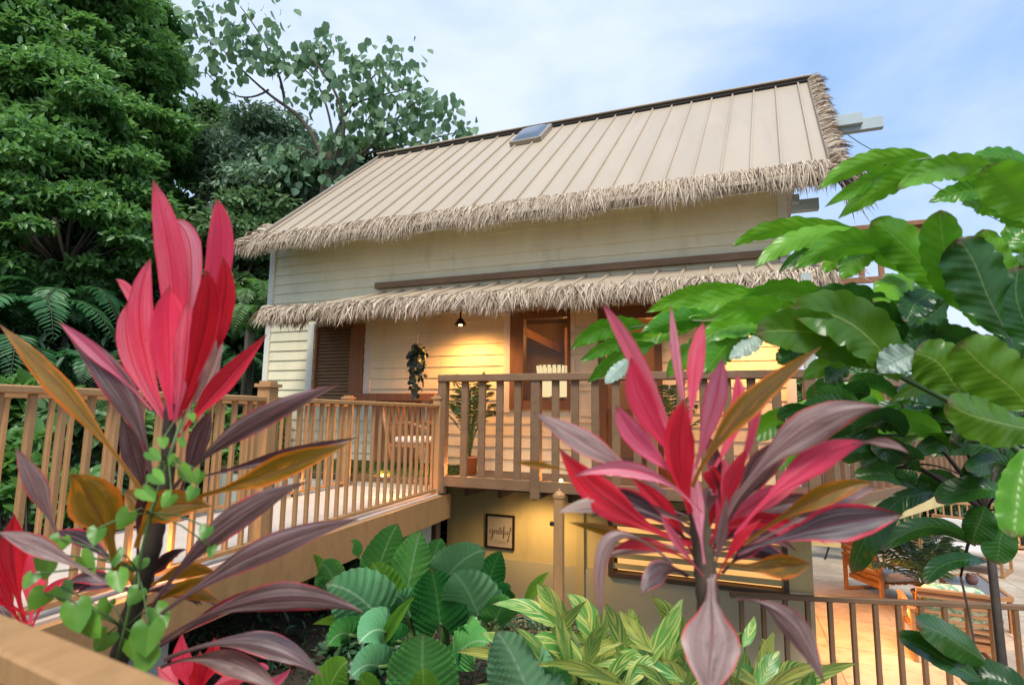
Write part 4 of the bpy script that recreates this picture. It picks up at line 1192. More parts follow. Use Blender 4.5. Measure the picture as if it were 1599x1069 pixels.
# coffee table
q = [at(*p, Z=TZ + .45) for p in ((1467, 899), (1528, 897), (1580, 935), (1503, 935))]
cen = sum(q) / 4
t = thing('coffee_table', 'low teak coffee table with grey top on the terrace', 'table', (cen[0], cen[1], TZ))
mb = MB(); mb.add([p + [0, 0, .012] for p in q] + [p - [0, 0, .02] for p in q], [(0, 1, 2, 3)[::-1], (4, 5, 6, 7), (0, 1, 5, 4), (1, 2, 6, 5), (2, 3, 7, 6), (3, 0, 4, 7)]); mb.build('table_top', M['grey_top'], t)
mb = MB()
for a, b in zip(q, q[1:] + q[:1]): mb.bar(a, b, .05, .055)
mb.build('table_frame', M['wood_teak'], t)
for p in q:
    k = p + (cen - p) * .06; mb = MB(); mb.bar((k[0], k[1], TZ), (k[0], k[1], TZ + .43), .05, .05, (0, 1, 0)); mb.build('leg', M['wood_teak'], t)
jp = at(1518, 911, Z=TZ + .463)
mb = MB(); mb.lathe(jp, [(0, 0), (.05, 0), (.075, .04), (.078, .08), (.06, .12), (.065, .14), (.055, .14), (.05, .10), (0, .03)], 22)
tag(mb.build('jar', M['jar'], smooth=True, loc=tuple(jp)), 'small reddish glass jar standing on the coffee table', 'jar')
q = at(1420, 985, Z=TZ); potted_palm(q[0] + .42, q[1] + .8, TZ, 'potted palm between the lounge seats on the terrace', 1.15, 18, .26, (.17, .34), 12, .62, 22, 'potted palms on the terrace')
q = at(1330, 880, Z=TZ); potted_palm(q[0] + .4, q[1] + 1.0, TZ, 'potted palm at the far house corner of the terrace, partly behind a red-edged leaf', 1.3, 14, .26, (.2, .36), 13, .7, 22, 'potted palms on the terrace')
# pale screen panel standing at the lower corner and a lamp on the lower wall
t = thing('room_divider', 'pale tilted panel on thin dark legs beside the lower wall corner', 'screen', (1.6, 13.3, TZ))
mb = MB(); q0 = at(1344, 857, Y=13.3); mb.box((0.95, 13.27, q0[2]), (q0[0], 13.33, at(1300, 800, Y=13.3)[2])); mb.build('board', M['stucco'], t)
for x in (1.05, 1.75):
    mb = MB(); mb.bar((x, 13.3, TZ), (x + .1, 13.3, TZ + .3), .03, .03, (0, 1, 0)); mb.build('leg', M['black'], t)
wl = thing('wall_lamp', 'warm wall lamp on the lower side wall above the terrace', 'lamp', (0.82, 8.6, -1.25), 'lamps lighting the terrace')
mb = MB(); mb.lathe((0.90, 8.6, -1.25), [(.03, .1), (.07, 0), (.065, 0), (.0, .08)], 16); mb.box((.80, 8.57, -1.2), (.88, 8.63, -1.14)); mb.build('shade', M['black'], wl)
mb = MB(); mb.lathe((0.90, 8.6, -1.25), [(0, .04), (.03, .02), (.03, -.01), (0, -.02)], 10); mb.build('bulb', BULB, wl)
lamp('wall_light', 'SPOT', (0.95, 8.6, -1.22), 400, WARM, .05, spot=math.radians(160))
q = P(1540, 842, 13.0)
t = thing('terrace_lantern', 'glowing amber lantern on the far side of the terrace behind dark leaves', 'lamp', (q[0], q[1], TZ), 'lamps lighting the terrace')
mb = MB(); mb.bar((q[0], q[1], TZ), (q[0], q[1], q[2] - .15), .06, .06, (0, 1, 0)); mb.build('pole', M['rail_dark'], t)
mb = MB(); mb.box((q[0] - .15, q[1] - .15, q[2] - .14), (q[0] + .15, q[1] + .15, q[2] + .22)); mb.build('lantern_glass', glow('lantern', (1, .5, .14), 2.0), t)
mb = MB(); mb.lathe((q[0], q[1], q[2] + .22), [(.26, 0), (.05, .14), (0, .15)], 4); mb.build('lantern_roof', M['rail_dark'], t)
lamp('lantern_light', 'POINT', q - np.array([0, .3, 0]), 60, WARM, .15)
# added lamp, hidden under the deck to warm the lower wall
wl = thing('wall_lamp', 'added small warm lamp hidden under the balcony joists above the framed print', 'lamp', (-2.2, 6.4, FL - .115), 'added lamps under the deck')
mb = MB(); mb.lathe((-2.2, 6.4, FL - .115), [(0, .06), (.06, .05), (.07, .0), (.06, .0), (.0, .03)], 16); mb.build('housing', M['black'], wl)
mb = MB(); mb.lathe((-2.2, 6.4, FL - .117), [(0, .02), (.045, .0), (0, -.012)], 12); mb.build('lens', BULB, wl)
lamp('added_soffit_light', 'SPOT', (-2.2, 6.4, FL - .14), 48, (1, .66, .30), .15, spot=math.radians(150))

# ================================================================== GROUND
def sm(x, a, b):
    q = np.clip((x - a) / (b - a), 0, 1); return q * q * (3 - 2 * q)
def gz(x, y):
    x = np.asarray(x, float); y = np.asarray(y, float)
    z = -1.75 + 0 * x
    z = z - 1.25 * sm(y, 4.2, 6.4) * sm(x, -4.2, -1.5)
    z = z - 1.2 * sm(x, -0.6, 0.9)
    z = z + .35 * sm(-x, 2.4, 3.6) - .5 * sm(-x, 3.6, 5.5)
    hill = np.clip(-x - 7.0, 0, 60)
    z = z + 0.62 * hill * np.exp(-hill / 70) 
    z = z + 0.30 * np.clip(y - 11.5, 0, 40) * sm(-x, -2, 6)
    z = z - 0.055 * np.clip(np.hypot(x, y) - 16, 0, 200) * sm(x, -3, 4)
    z = z + .10 * np.sin(x * 1.7 + y * .9) * np.cos(y * 1.3 - x * .6)
    return z
g1 = np.concatenate([np.linspace(-160, -22, 18), np.linspace(-20, 10, 76), np.linspace(12, 160, 18)])
g2 = np.concatenate([np.linspace(-30, -3, 8), np.linspace(-2, 22, 62), np.linspace(25, 200, 18)])
GX, GY = np.meshgrid(g1, g2)
V = np.column_stack([GX.ravel(), GY.ravel(), gz(GX, GY).ravel()])
# keep the garden below the terrace and inside the house footprint
ins = (V[:, 0] > LX0 - .1) & (V[:, 1] > 6.4) & (V[:, 0] < 10) & (V[:, 1] < 16.5)
V[ins, 2] = np.minimum(V[ins, 2], LW - .05)
nx, ny = len(g1), len(g2)
idx = np.arange(nx * ny).reshape(ny, nx)
Fa = np.stack([idx[:-1, :-1], idx[:-1, 1:], idx[1:, 1:], idx[1:, :-1]], -1).reshape(-1, 4)
setting(mesh_obj('ground', V, Fa, M['soil'], None, None, None, True), 'structure', 'dark soil of the garden and hillside')

def ground_leaves(n, xr, yr, h, size, mat, name, label, ratio=.4, lim=None, seed=5):
    rng = np.random.default_rng(seed)
    x = rng.uniform(*xr, n); y = rng.uniform(*yr, n)
    if lim is not None:
        k = lim(x, y); x, y = x[k], y[k]
    n = len(x); cl = np.sin(x * 2.1 + 1) * np.cos(y * 1.7) * .5 + .5
    p = np.column_stack([x, y, gz(x, y) + h * rng.random(n) * (.3 + cl)])
    v, f, u, a = leafcloud(p, rvec(n, rng) + [0, 0, .35], rvec(n, rng) * .6 + [0, 0, 1.0], size * (.5 + rng.random(n)), ratio, rng=rng)
    return setting(mesh_obj(name, v, f, M[mat], None, u, a), 'stuff', label)
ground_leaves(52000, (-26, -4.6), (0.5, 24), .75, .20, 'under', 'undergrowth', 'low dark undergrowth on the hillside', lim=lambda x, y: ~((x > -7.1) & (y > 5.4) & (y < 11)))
ground_leaves(9000, (-4.5, 1.2), (2.2, 6.6), .16, .06, 'under', 'groundcover', 'small plants and leaf litter on the garden soil', .35)
m_litter = leafmat('litter', (0.06, 0.035, 0.018), (0.20, 0.13, 0.07), 0.05)
M['litter'] = m_litter
ground_leaves(7000, (-4.5, 1.2), (2.0, 6.6), .02, .05, 'litter', 'leaf_litter', 'dry leaf litter on the garden soil', .4, seed=9)

def boulder(c, r, label, seed):
    rng = np.random.default_rng(seed); mb = MB(); n = 16; m = 24; vs = []; fs = []
    ph = rng.random(9) * 6
    for i in range(n + 1):
        th = -PI / 2 + PI * i / n
        for k in range(m):
            p = 2 * PI * k / m; d = np.array([math.cos(th) * math.cos(p), math.cos(th) * math.sin(p), math.sin(th)])
            f = 1 + .16 * math.sin(3 * d[0] + ph[0] + 2 * d[2]) + .12 * math.sin(5 * d[1] + ph[1]) + .07 * math.sin(9 * d[2] + ph[2] + 4 * d[0]) + .05 * math.sin(14 * d[0] + 9 * d[1] + ph[3])
            vs.append(np.asarray(c) + d * np.asarray(r) * f)
    for i in range(n):
        for k in range(m): fs.append((i * m + k, i * m + (k + 1) % m, (i + 1) * m + (k + 1) % m, (i + 1) * m + k))
    mb.add(vs, fs)
    return tag(mb.build('boulder', M['rock'], smooth=True, loc=tuple(c)), label, 'rock', 'rocks under the footbridge')
q = at(420, 925, Y=4.6); boulder((q[0] - .1, 4.7, -1.75), (.95, .5, .62), 'large dark mossy rock under the footbridge beside its pale pier', 2)
q = at(300, 960, Y=4.3); boulder((-4.9, 4.4, -1.8), (.8, .6, .6), 'dark mossy rock under the footbridge farther from the house', 3)

# ================================================================== FOREST
def TT(px, py, d): return P(px, py, d)
def gbase(c, dx=0, dy=0):
    return np.array([c[0] + dx, c[1] + dy, float(gz(c[0] + dx, c[1] + dy)) - .2])
def forest(label, px, py, rx, ry, d, n_cl, cl_r, n_leaf, leaf, mat, seed, ratio=.5, bark='bark', tr=.16, dz=.75, **kw):
    c = TT(px, py, d); sx, sz = rx * d / F, ry * d / F
    return tree('forest_tree', label, c, (sx, sx * dz, sz), gbase(c, .2, .3), n_cl, cl_r, n_leaf, leaf, mat, bark, ratio, 'trees on the hillside', tr, seed, **kw)
forest('tall dense dark tree filling the top left corner of the sky', 55, 60, 180, 190, 14.0, 180, .60, 340, .17, 'tree_deep', 21)
forest('mid-height green tree filling the gap below the tall corner tree', 95, 205, 160, 85, 13.2, 110, .52, 300, .165, 'tree_deep', 33)
forest('dense glossy tree with rounded crown edge against the sky, beside the tall corner tree', 180, 175, 100, 175, 15.5, 130, .58, 300, .185, 'tree_deep', 22)
forest('low spreading bright-topped tree overhanging the shaded fern hollow', 85, 340, 175, 140, 12.2, 150, .48, 310, .15, 'tree_deep', 23)
forest('dark rounded tree standing behind the tall red cordyline spear', 235, 330, 80, 100, 17.0, 75, .62, 300, .20, 'tree_deep', 24)
forest('small leafy tree peeking above the dense trees against the sky', 320, 235, 48, 65, 20.0, 36, .62, 220, .26, 'tree_mid', 25)
forest('pale feathery tree left of the big-leaved tree', 405, 265, 85, 75, 17.0, 52, .60, 200, .22, 'tree_pale', 26, .36, 'bark_pale', .10)
forest('greyish shrubby tree behind the left end of the roof', 470, 300, 90, 75, 16.0, 46, .60, 210, .22, 'tree_pale', 27, .42, 'bark_pale', .10)
forest('dark bushy tree behind the house corner', 375, 420, 70, 100, 14.0, 58, .62, 260, .18, 'tree_mid', 28)
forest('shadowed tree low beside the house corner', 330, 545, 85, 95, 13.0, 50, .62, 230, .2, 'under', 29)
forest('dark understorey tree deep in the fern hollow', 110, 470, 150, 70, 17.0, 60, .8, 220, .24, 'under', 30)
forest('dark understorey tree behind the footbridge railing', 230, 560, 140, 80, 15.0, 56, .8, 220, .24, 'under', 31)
forest('small green tree above the roof ridge, under the big-leaved tree', 565, 262, 40, 40, 17.0, 26, .5, 180, .2, 'tree_mid', 32)
# slim bare pale stems
def sapling(px0, py0, px1, py1, d, label):
    a, b = TT(px0, py0, d), TT(px1, py1, d + .6); mb = MB()
    t = thing('sapling', label, 'tree', (a[0], a[1], a[2]), 'slim saplings on the hillside')
    m = (a + b) / 2 + np.array([.12, 0, .1]); c = bez(a, m, b, 12); mb.tube(c, np.linspace(.05, .018, 12), 7); mb.tube([c[6], c[6] + [-.5, .1, .5]], [.02, .008], 5); mb.tube([c[8], c[8] + [.4, .1, .5]], [.02, .008], 5)
    mb.build('trunk', M['bark_pale'], t, True)
    pts = c[-3:]; v, f, u, ar = clumps([c[-1], c[-1] + [.4, 0, .2], c[-1] + [-.5, 0, .3], c[6] + [-.5, .1, .5]], [.45, .4, .4, .35], 90, .2, .4); mesh_obj('crown', v, f, M['tree_pale'], t, u, ar)
sapling(338, 560, 388, 285, 13.5, 'slim pale leaning sapling just left of the roof corner')
sapling(385, 610, 475, 655, 12.0, 'short pale sapling stem low beside the house corner') if False else None

# the open big-leaved tree
D = 14.5
t = thing('big_leaved_tree', 'open tree with large round pale leaves on bare branches against the sky', 'tree', gbase(TT(505, 300, D)))
tb = MB()
br = {}
def limb(name, pts, r0, r1, d=D):
    q = [TT(x, y, d + dz) for x, y, dz in pts]
    c = bez(q[0], q[1], q[2], 12) if len(q) == 3 else np.array(q)
    tb.tube(c, np.linspace(r0, r1, len(c)), 8); br[name] = c
b0 = gbase(TT(505, 330, D)); f0 = TT(507, 285, D); f1 = TT(515, 225, D)
tb.tube([b0, b0 * .4 + f0 * .6, f0, f1], [.16, .13, .11, .09], 10)
limb('a', [(509, 285, 0), (490, 215, .2), (445, 165, .3)], .075, .045); limb('a2', [(445, 165, .3), (400, 130, .4), (345, 75, .4)], .045, .014)
limb('a3', [(445, 165, .3), (425, 90, .1), (375, 10, -.2)], .04, .012); limb('b', [(512, 270, 0), (535, 180, -.2), (480, 85, -.4)], .065, .02)
limb('b2', [(520, 215, -.1), (500, 140, .5), (468, 105, .8)], .035, .012); limb('c', [(515, 240, 0), (545, 170, .3), (612, 88, .3)], .055, .014)
limb('c2', [(548, 165, .2), (590, 150, 0), (660, 135, -.2)], .03, .01); limb('d', [(510, 290, 0), (570, 235, .4), (640, 190, .5)], .055, .018)
limb('d2', [(570, 240, .4), (640, 225, .2), (720, 205, 0)], .035, .012); limb('d3', [(600, 215, .4), (650, 160, .3), (700, 165, .3)], .03, .01)
limb('e', [(510, 275, 0), (480, 235, -.4), (455, 240, -.6)], .03, .01)
limb('a4', [(420, 140, .3), (370, 150, .2), (320, 110, .1)], .03, .01)
tb.build('trunk', M['bark'], t, True)
rng = np.random.default_rng(41); cl = []
def bigleaf(p, size):
    d = rvec(len(p), rng) * .55 + [0, 0, -.75]; no = rvec(len(p), rng) * .9 + [-.2, -.6, .5]
    v, f, u, a = leafcloud(p, d, no, size, .92, .12, rng); cl.append((v, f, u, a))
ends = [(345, 75, 55, 46), (325, 45, 40, 30), (375, 15, 60, 40), (410, 85, 50, 42), (480, 90, 42, 40), (505, 65, 30, 25), (445, 100, 45, 34), (390, 55, 40, 26), (560, 110, 50, 42), (612, 95, 48, 46), (585, 135, 55, 44), (640, 140, 45, 34),
        (655, 165, 45, 36), (700, 170, 30, 22), (720, 205, 26, 22), (640, 200, 50, 40), (600, 185, 45, 36), (560, 185, 46, 40), (540, 225, 34, 30), (680, 215, 34, 24), (455, 238, 34, 40), (470, 262, 46, 44), (515, 262, 40, 40), (530, 140, 36, 24), (320, 110, 26, 14), (435, 255, 32, 34), (350, 130, 20, 10), (490, 150, 30, 14)]
for x, y, r, n in ends:
    k = rvec(n, rng) * (r / F * D) * np.array([1, 1, .62]) * (rng.random(n) ** .5)[:, None]
    k = np.concatenate([k, k[:int(n * .5)] * 1.25 + rvec(int(n * .5), rng) * .12]) * 1.06
    bigleaf(TT(x, y, D) + k, .17 + .14 * rng.random(len(k)))
v, f, u, a = join_clouds(cl); mesh_obj('crown', v, f, M['tree_big'], t, u, a)

# greenery right of the house, beyond the terrace
for i, (px, py, rx, ry, d, mat, lb) in enumerate(((1310, 640, 75, 62, 17, 'tree_mid', 'leafy tree behind the white canopy post'), (1440, 665, 85, 60, 20, 'tree_deep', 'dark green tree behind the shaded balcony railing'),
        (1570, 700, 80, 70, 18, 'tree_mid', 'green tree beyond the terrace at the far right'), (1400, 800, 90, 70, 19, 'tree_mid', 'low green tree beyond the far terrace railing'), (1230, 690, 60, 60, 19, 'tree_deep', 'dark green tree behind the house corner on the terrace side'))):
    c = TT(px, py, d); tree('garden_tree', lb, c, (rx * d / F, rx * d / F * .7, ry * d / F), np.array([c[0], c[1], c[2] - 3.5]), 44, .65, 230, .22, mat, 'bark', .5, 'trees beyond the terrace', .12, 60 + i)

# ferns in the hollow and big leaves behind the footbridge railing
def fern(px, py, d, size, n, mat, label, seed, pin=.28, up=.5):
    rng = np.random.default_rng(seed); c = TT(px, py, d)
    t = thing('tree_fern', label, 'fern', c, 'ferns on the hillside'); cl = []; st = MB()
    for k in range(n):
        a = 2 * PI * k / n + rng.random() * .5; dd = np.array([math.cos(a), math.sin(a), 0]); L = size * (.75 + .5 * rng.random())
        p0 = c; p1 = c + dd * L * .5 + [0, 0, L * up * (.6 + .5 * rng.random())]; p2 = c + dd * L + [0, 0, -L * .12]
        ar, cc = frond_arrays(p0, p1, p2, 34, pin * size, .17, .18, rng); cl.append(ar); st.tube(cc[::3], np.linspace(.014, .003, len(cc[::3])), 4)
    g = gbase(c); st.tube([g, c], [.07, .05], 7)
    st.build('stem', M['bark'], t, True); v, f, u, a = join_clouds(cl); mesh_obj('fronds', v, f, M[mat], t, u, a)
fern(45, 520, 10.5, 1.5, 12, 'fern', 'large fern in the dark hollow at the far left', 1); fern(105, 500, 11.0, 1.4, 12, 'fern', 'large fern in the dark hollow, right of the far left one', 2)
fern(20, 590, 9.0, 1.1, 11, 'fern', 'fern just above the railing at the left edge', 3); fern(190, 395, 13.5, 1.5, 12, 'tree_mid', 'bright fern below the dense tree crowns', 4, .2)
fern(205, 350, 14.5, 1.4, 10, 'tree_mid', 'bright fern higher up beside the red cordyline', 5, .2); fern(395, 520, 10.5, .9, 10, 'bright', 'pale fern right beside the house corner', 6, .24); fern(390, 480, 11.5, .95, 9, 'bright', 'pale green plant under the roof corner', 7, .3)
fern(150, 590, 9.5, 1.0, 10, 'fern', 'dark fern behind the railing, left of the red cordyline', 8); fern(350, 590, 10.0, 1.0, 10, 'fern', 'dark fern behind the railing near the house corner', 9)
def bush(px, py, d, r, n, leaf, mat, label, seed, ratio=.6):
    rng = np.random.default_rng(seed); c = TT(px, py, d); k = 16
    t = thing('shrub', label, 'shrub', c - np.array([0, 0, r]), 'shrubs behind the footbridge')
    cs = c + rvec(k, rng) * r * np.array([1.2, .9, .7]) * (.4 + .6 * rng.random(k))[:, None]
    st = MB(); b = gbase(c)
    for q in cs[:9]: st.tube([b, (b + q) / 2 + rng.normal(size=3) * .08, q], [.02, .015, .006], 5)
    st.build('stem', M['bark'], t); v, f, u, a = clumps(cs, np.full(k, r * .36), n, leaf, ratio, .9, .25, rng=rng); mesh_obj('foliage', v, f, M[mat], t, u, a)
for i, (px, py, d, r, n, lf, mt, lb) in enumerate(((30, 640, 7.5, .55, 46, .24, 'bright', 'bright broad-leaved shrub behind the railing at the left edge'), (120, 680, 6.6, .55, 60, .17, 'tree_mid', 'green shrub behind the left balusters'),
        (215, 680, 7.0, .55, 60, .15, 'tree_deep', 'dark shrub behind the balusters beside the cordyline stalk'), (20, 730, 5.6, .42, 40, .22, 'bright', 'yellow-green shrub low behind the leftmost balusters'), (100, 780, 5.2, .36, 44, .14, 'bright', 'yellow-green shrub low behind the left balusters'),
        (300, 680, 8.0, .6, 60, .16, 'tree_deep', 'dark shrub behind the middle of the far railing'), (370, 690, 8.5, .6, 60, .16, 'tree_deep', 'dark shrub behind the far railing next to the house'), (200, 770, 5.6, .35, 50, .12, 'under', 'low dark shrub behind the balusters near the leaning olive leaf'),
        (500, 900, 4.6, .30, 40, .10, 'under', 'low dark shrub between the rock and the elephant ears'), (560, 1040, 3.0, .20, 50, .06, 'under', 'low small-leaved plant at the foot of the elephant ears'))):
    bush(px, py, d, r, n, lf, mt, lb, 100 + i)

# ================================================================== CLOSE PLANTS
DARK, FLIP = 1, -1
def plant_leaf(parent, name, mat, b, m, t, wpx, d0, d1=None, dm=None, prof='ti', label=None, **kw):
    d1 = d0 if d1 is None else d1; dm = (d0 + d1) / 2 if dm is None else dm
    mb = MB(); k = wpx * dm / F
    blade(mb, P(*b, d0), P(*m, dm), P(*t, d1), k, prof, **kw)
    o = mb.build(name, M[mat], parent, True)
    if label: o['label'] = label
    return o

def cordyline(label, base, d, stalk, rows, rpx, ground=-1.75, stalkmat='stem_dark'):
    t = thing('cordyline', label, 'cordyline', (*P(*stalk[0], d)[:2], ground), 'cordylines in the foreground')
    pts = [P(x, y, d) for x, y in stalk]; r = rpx * d / F
    low = pts[-1]; pts.append(np.array([low[0], low[1], ground]))
    q = [pts[0]]; rr = [r * .55]
    for a, b in zip(pts, pts[1:]):
        n = max(2, int(np.linalg.norm(b - a) / .02))
        for i in range(1, n + 1):
            q.append(a + (b - a) * i / n); rr.append(r * (.75 + .5 * min(1, len(q) / 30)) * (1.0 + (.12 if i % 2 else 0)))
    mb = MB(); mb.tube(q, rr, 10); mb.build('stalk', M[stalkmat], t, True)
    for row in rows:
        mat, b, m, tp, w = row[:5]; kw = dict(row[5]) if len(row) > 5 else {}
        d0 = d + kw.pop('z', 0.0); d1 = d0 + kw.pop('dz', random.uniform(-.10, .06))
        kw.setdefault('fold', random.choice((-.75, -.45, .15, -.55, .4) if kw.get('prof') != 'petal' else (-.34, -.22, .15, -.28))); kw.setdefault('wave', .03); kw.setdefault('crease', .022); kw.setdefault('nu', 10); kw.setdefault('nv', 24); kw.setdefault('waves', random.uniform(1.5, 3)); kw.setdefault('roll', random.uniform(-.35, .35)); kw.setdefault('twist', random.uniform(-.9, .9))
        plant_leaf(t, 'leaf', mat, b, m, tp, w * (.76 if kw.get('prof') == 'petal' else .86), d0, d1, prof=kw.pop('prof', 'ti'), **kw)
    return t

pt = dict(prof='petal')
LEFT = [
    ('ti_pink', (268, 652), (270, 440), (238, 280), 56, dict(z=.03, **pt)), ('ti_pink', (284, 640), (338, 430), (338, 310), 50, dict(z=.04, **pt)),
    ('ti_pink', (262, 660), (220, 520), (236, 402), 46, dict(z=0, **pt)), ('ti_pink', (268, 655), (262, 540), (265, 445), 64, dict(z=-.04, roll=.1, **pt)),
    ('ti_red', (276, 655), (318, 520), (322, 420), 52, dict(z=-.02, **pt)), ('ti_red', (288, 640), (345, 500), (347, 400), 40, dict(z=.02, **pt)), ('ti_pink', (250, 590), (215, 480), (180, 436), 22, dict(z=.05, **pt)),
    ('ti_pink', (264, 665), (205, 560), (200, 472), 40, dict(z=.01, **pt)), ('ti_pink', (272, 660), (290, 560), (292, 470), 48, dict(z=-.05, roll=-.3, **pt)), ('ti_rose', (270, 640), (298, 420), (268, 345), 44, dict(z=.06, **pt)),
    ('ti_red', (266, 700), (335, 612), (418, 520), 38, dict(z=-.02)), ('ti_dry', (282, 650), (325, 590), (348, 505), 30, dict(z=.0, wave=.08, waves=4)),
    ('ti_purple', (240, 770), (195, 620), (88, 500), 52, dict(z=.02)), ('ti_rose', (238, 640), (160, 560), (90, 502), 24, dict(z=.0)), ('ti_olive', (225, 770), (110, 622), (-4, 503), 40, dict(z=-.06)),
    ('ti_purple', (268, 765), (375, 672), (535, 598), 42, dict(z=-.02)), ('ti_purple', (290, 750), (425, 716), (562, 682), 26, dict(z=.03)), ('ti_olive', (282, 782), (420, 742), (548, 690), 50, dict(z=-.03)),
    ('ti_olive', (182, 890), (155, 800), (108, 738), 86, dict(z=-.12, fold=.1, roll=.2)), ('ti_olive', (215, 855), (250, 795), (332, 790), 62, dict(z=-.08, fold=-.2)), ('ti_purple', (228, 960), (340, 830), (480, 752), 50, dict(z=-.05)),
    ('ti_purple', (218, 985), (385, 872), (562, 810), 48, dict(z=-.10)), ('ti_purple', (250, 1002), (410, 935), (568, 956), 54, dict(z=-.15, dz=-.05, roll=-.3)), ('ti_purple', (255, 1030), (400, 1000), (505, 1058), 46, dict(z=-.12)),
    ('ti_grey', (95, 845), (60, 770), (24, 698), 36, dict(z=-.08)), ('ti_grey', (160, 905), (75, 860), (-6, 830), 36, dict(z=-.14)), ('ti_purple', (232, 790), (212, 720), (190, 650), 40, dict(z=.05)), ('ti_purple', (272, 800), (305, 700), (330, 640), 36, dict(z=.10)),
    ('ti_black', (200, 900), (140, 850), (85, 830), 30, dict(z=.02)), ('ti_purple', (215, 880), (225, 790), (262, 720), 34, dict(z=.08)), ('ti_olive', (205, 960), (290, 915), (330, 905), 26, dict(z=.03)), ('ti_black', (250, 1010), (330, 960), (420, 910), 24, dict(z=.04)),
    ('ti_grey', (250, 1040), (350, 1030), (440, 1085), 44, dict(z=-.05))]
LEFT_EXTRA = []

RIGHT = [
    ('ti_pink', (1072, 735), (1003, 582), (940, 473), 34, dict(z=.03, **pt)), ('ti_rose', (1074, 660), (1058, 570), (1048, 474), 20, dict(z=.02, **pt)), ('ti_pink', (1078, 660), (1086, 575), (1098, 502), 36, dict(z=.02, **pt)),
    ('ti_pink', (1068, 725), (1008, 640), (986, 556), 54, dict(z=.0, **pt)), ('ti_rose', (1085, 730), (1112, 640), (1128, 558), 44, dict(z=.0, **pt)), ('ti_pink', (1112, 735), (1148, 655), (1150, 582), 32, dict(z=.03, **pt)),
    ('ti_red', (1078, 800), (1062, 710), (1068, 622), 62, dict(z=-.06, roll=.15, **pt)), ('ti_rose', (1062, 745), (1000, 690), (962, 632), 46, dict(z=-.04, **pt)), ('ti_olive', (1082, 760), (1150, 655), (1284, 540), 46, dict(z=-.08)),
    ('ti_grey', (1040, 770), (930, 700), (832, 643), 48, dict(z=-.02)), ('ti_red', (1080, 850), (960, 790), (872, 698), 62, dict(z=-.03, fold=-.1)), ('ti_rose', (1095, 800), (1000, 735), (893, 745), 30, dict(z=-.07)),
    ('ti_dry', (1040, 812), (950, 788), (868, 801), 30, dict(z=.03, fold=.1)), ('ti_grey', (1130, 810), (1240, 680), (1380, 636), 68, dict(z=-.04, edge=1) if False else dict(z=-.04)), ('ti_pink', (1148, 835), (1255, 730), (1358, 690), 50, dict(z=-.08)),
    ('ti_grey', (1330, 694), (1375, 690), (1420, 708), 18, dict(z=-.08)), ('ti_olive', (1160, 850), (1270, 780), (1365, 752), 38, dict(z=-.02)), ('ti_grey', (1165, 855), (1290, 790), (1372, 760), 26, dict(z=-.05)), ('ti_black', (1150, 862), (1290, 822), (1412, 804), 66, dict(z=-.10, roll=.1)),
    ('ti_olive', (1130, 880), (1205, 885), (1268, 878), 44, dict(z=-.02)), ('ti_grey', (1110, 895), (1110, 985), (1106, 1095), 104, dict(z=-.02, dz=-.12, fold=.12, roll=.0, twist=.1, wave=.01)), ('ti_grey', (1150, 935), (1225, 965), (1288, 1070), 50, dict(z=-.04, dz=-.08)),
    ('ti_grey', (1050, 880), (955, 842), (940, 985), 30, dict(z=.0, dz=-.04)), ('ti_olive', (1045, 858), (960, 832), (888, 815), 20, dict(z=.02)), ('ti_black', (1082, 850), (1000, 790), (938, 768), 42, dict(z=.02)), ('ti_pink', (1132, 800), (1170, 690), (1196, 576), 16, dict(z=.01)),
    ('ti_olive', (905, 740), (850, 727), (800, 722), 13, dict(z=.03)), ('ti_red', (1085, 870), (1040, 800), (985, 745), 36, dict(z=.05)), ('ti_purple', (1120, 850), (1180, 740), (1240, 690), 50, dict(z=.05)), ('ti_red', (1110, 850), (1140, 760), (1165, 700), 30, dict(z=-.02)),
    ('ti_purple', (1075, 900), (1035, 890), (1000, 930), 44, dict(z=.02)), ('ti_rose', (1100, 880), (1090, 800), (1082, 720), 26, dict(z=-.08)), ('ti_grey', (1112, 900), (1125, 840), (1135, 770), 20, dict(z=-.1)), ('ti_black', (1128, 895), (1165, 860), (1200, 850), 30, dict(z=.06)),
    ('ti_red', (1095, 890), (1020, 850), (955, 860), 26, dict(z=.04)), ('ti_pink', (1100, 900), (1060, 850), (1030, 800), 18, dict(z=-.09)), ('ti_red', (1120, 900), (1150, 850), (1190, 810), 20, dict(z=-.09))]
rf = random.Random(77)
for k in range(22):
    aa = rf.uniform(-1.5, 1.5); L = rf.uniform(110, 230) * (1 if abs(aa) > .5 else .8)
    bx0_, by0_ = 1100 + rf.uniform(-22, 28), rf.uniform(800, 900)
    tx_, ty_ = bx0_ + math.sin(aa) * L, by0_ - math.cos(aa) * L * .75 + (30 if abs(aa) > 1.0 else 0)
    RIGHT.append((rf.choice(('ti_black', 'ti_purple', 'ti_red', 'ti_grey', 'ti_pink', 'ti_red')), (bx0_, by0_), ((bx0_ + tx_) / 2, (by0_ + ty_) / 2 - 22), (tx_, ty_), rf.uniform(20, 36), dict(z=rf.uniform(.04, .16))))
for k in range(14):
    aa = rf.uniform(-1.5, 1.6); L = rf.uniform(90, 190); bx0_, by0_ = rf.choice(((262, 730), (240, 850), (215, 930))); 
    tx_, ty_ = bx0_ + math.sin(aa) * L, by0_ - math.cos(aa) * L * .6 + 20
    LEFT_EXTRA.append((rf.choice(('ti_black', 'ti_purple', 'ti_olive', 'ti_purple')), (bx0_, by0_), ((bx0_ + tx_) / 2, (by0_ + ty_) / 2 - 18), (tx_, ty_), rf.uniform(20, 34), dict(z=rf.uniform(.03, .15))))
cordyline('right cordyline with crimson centre and a large drooping greyish leaf, in front of the house', (0, 0), 1.16, [(1088, 780), (1100, 880), (1112, 1000), (1120, 1100)], RIGHT, 18, -1.9, 'stem_brown')
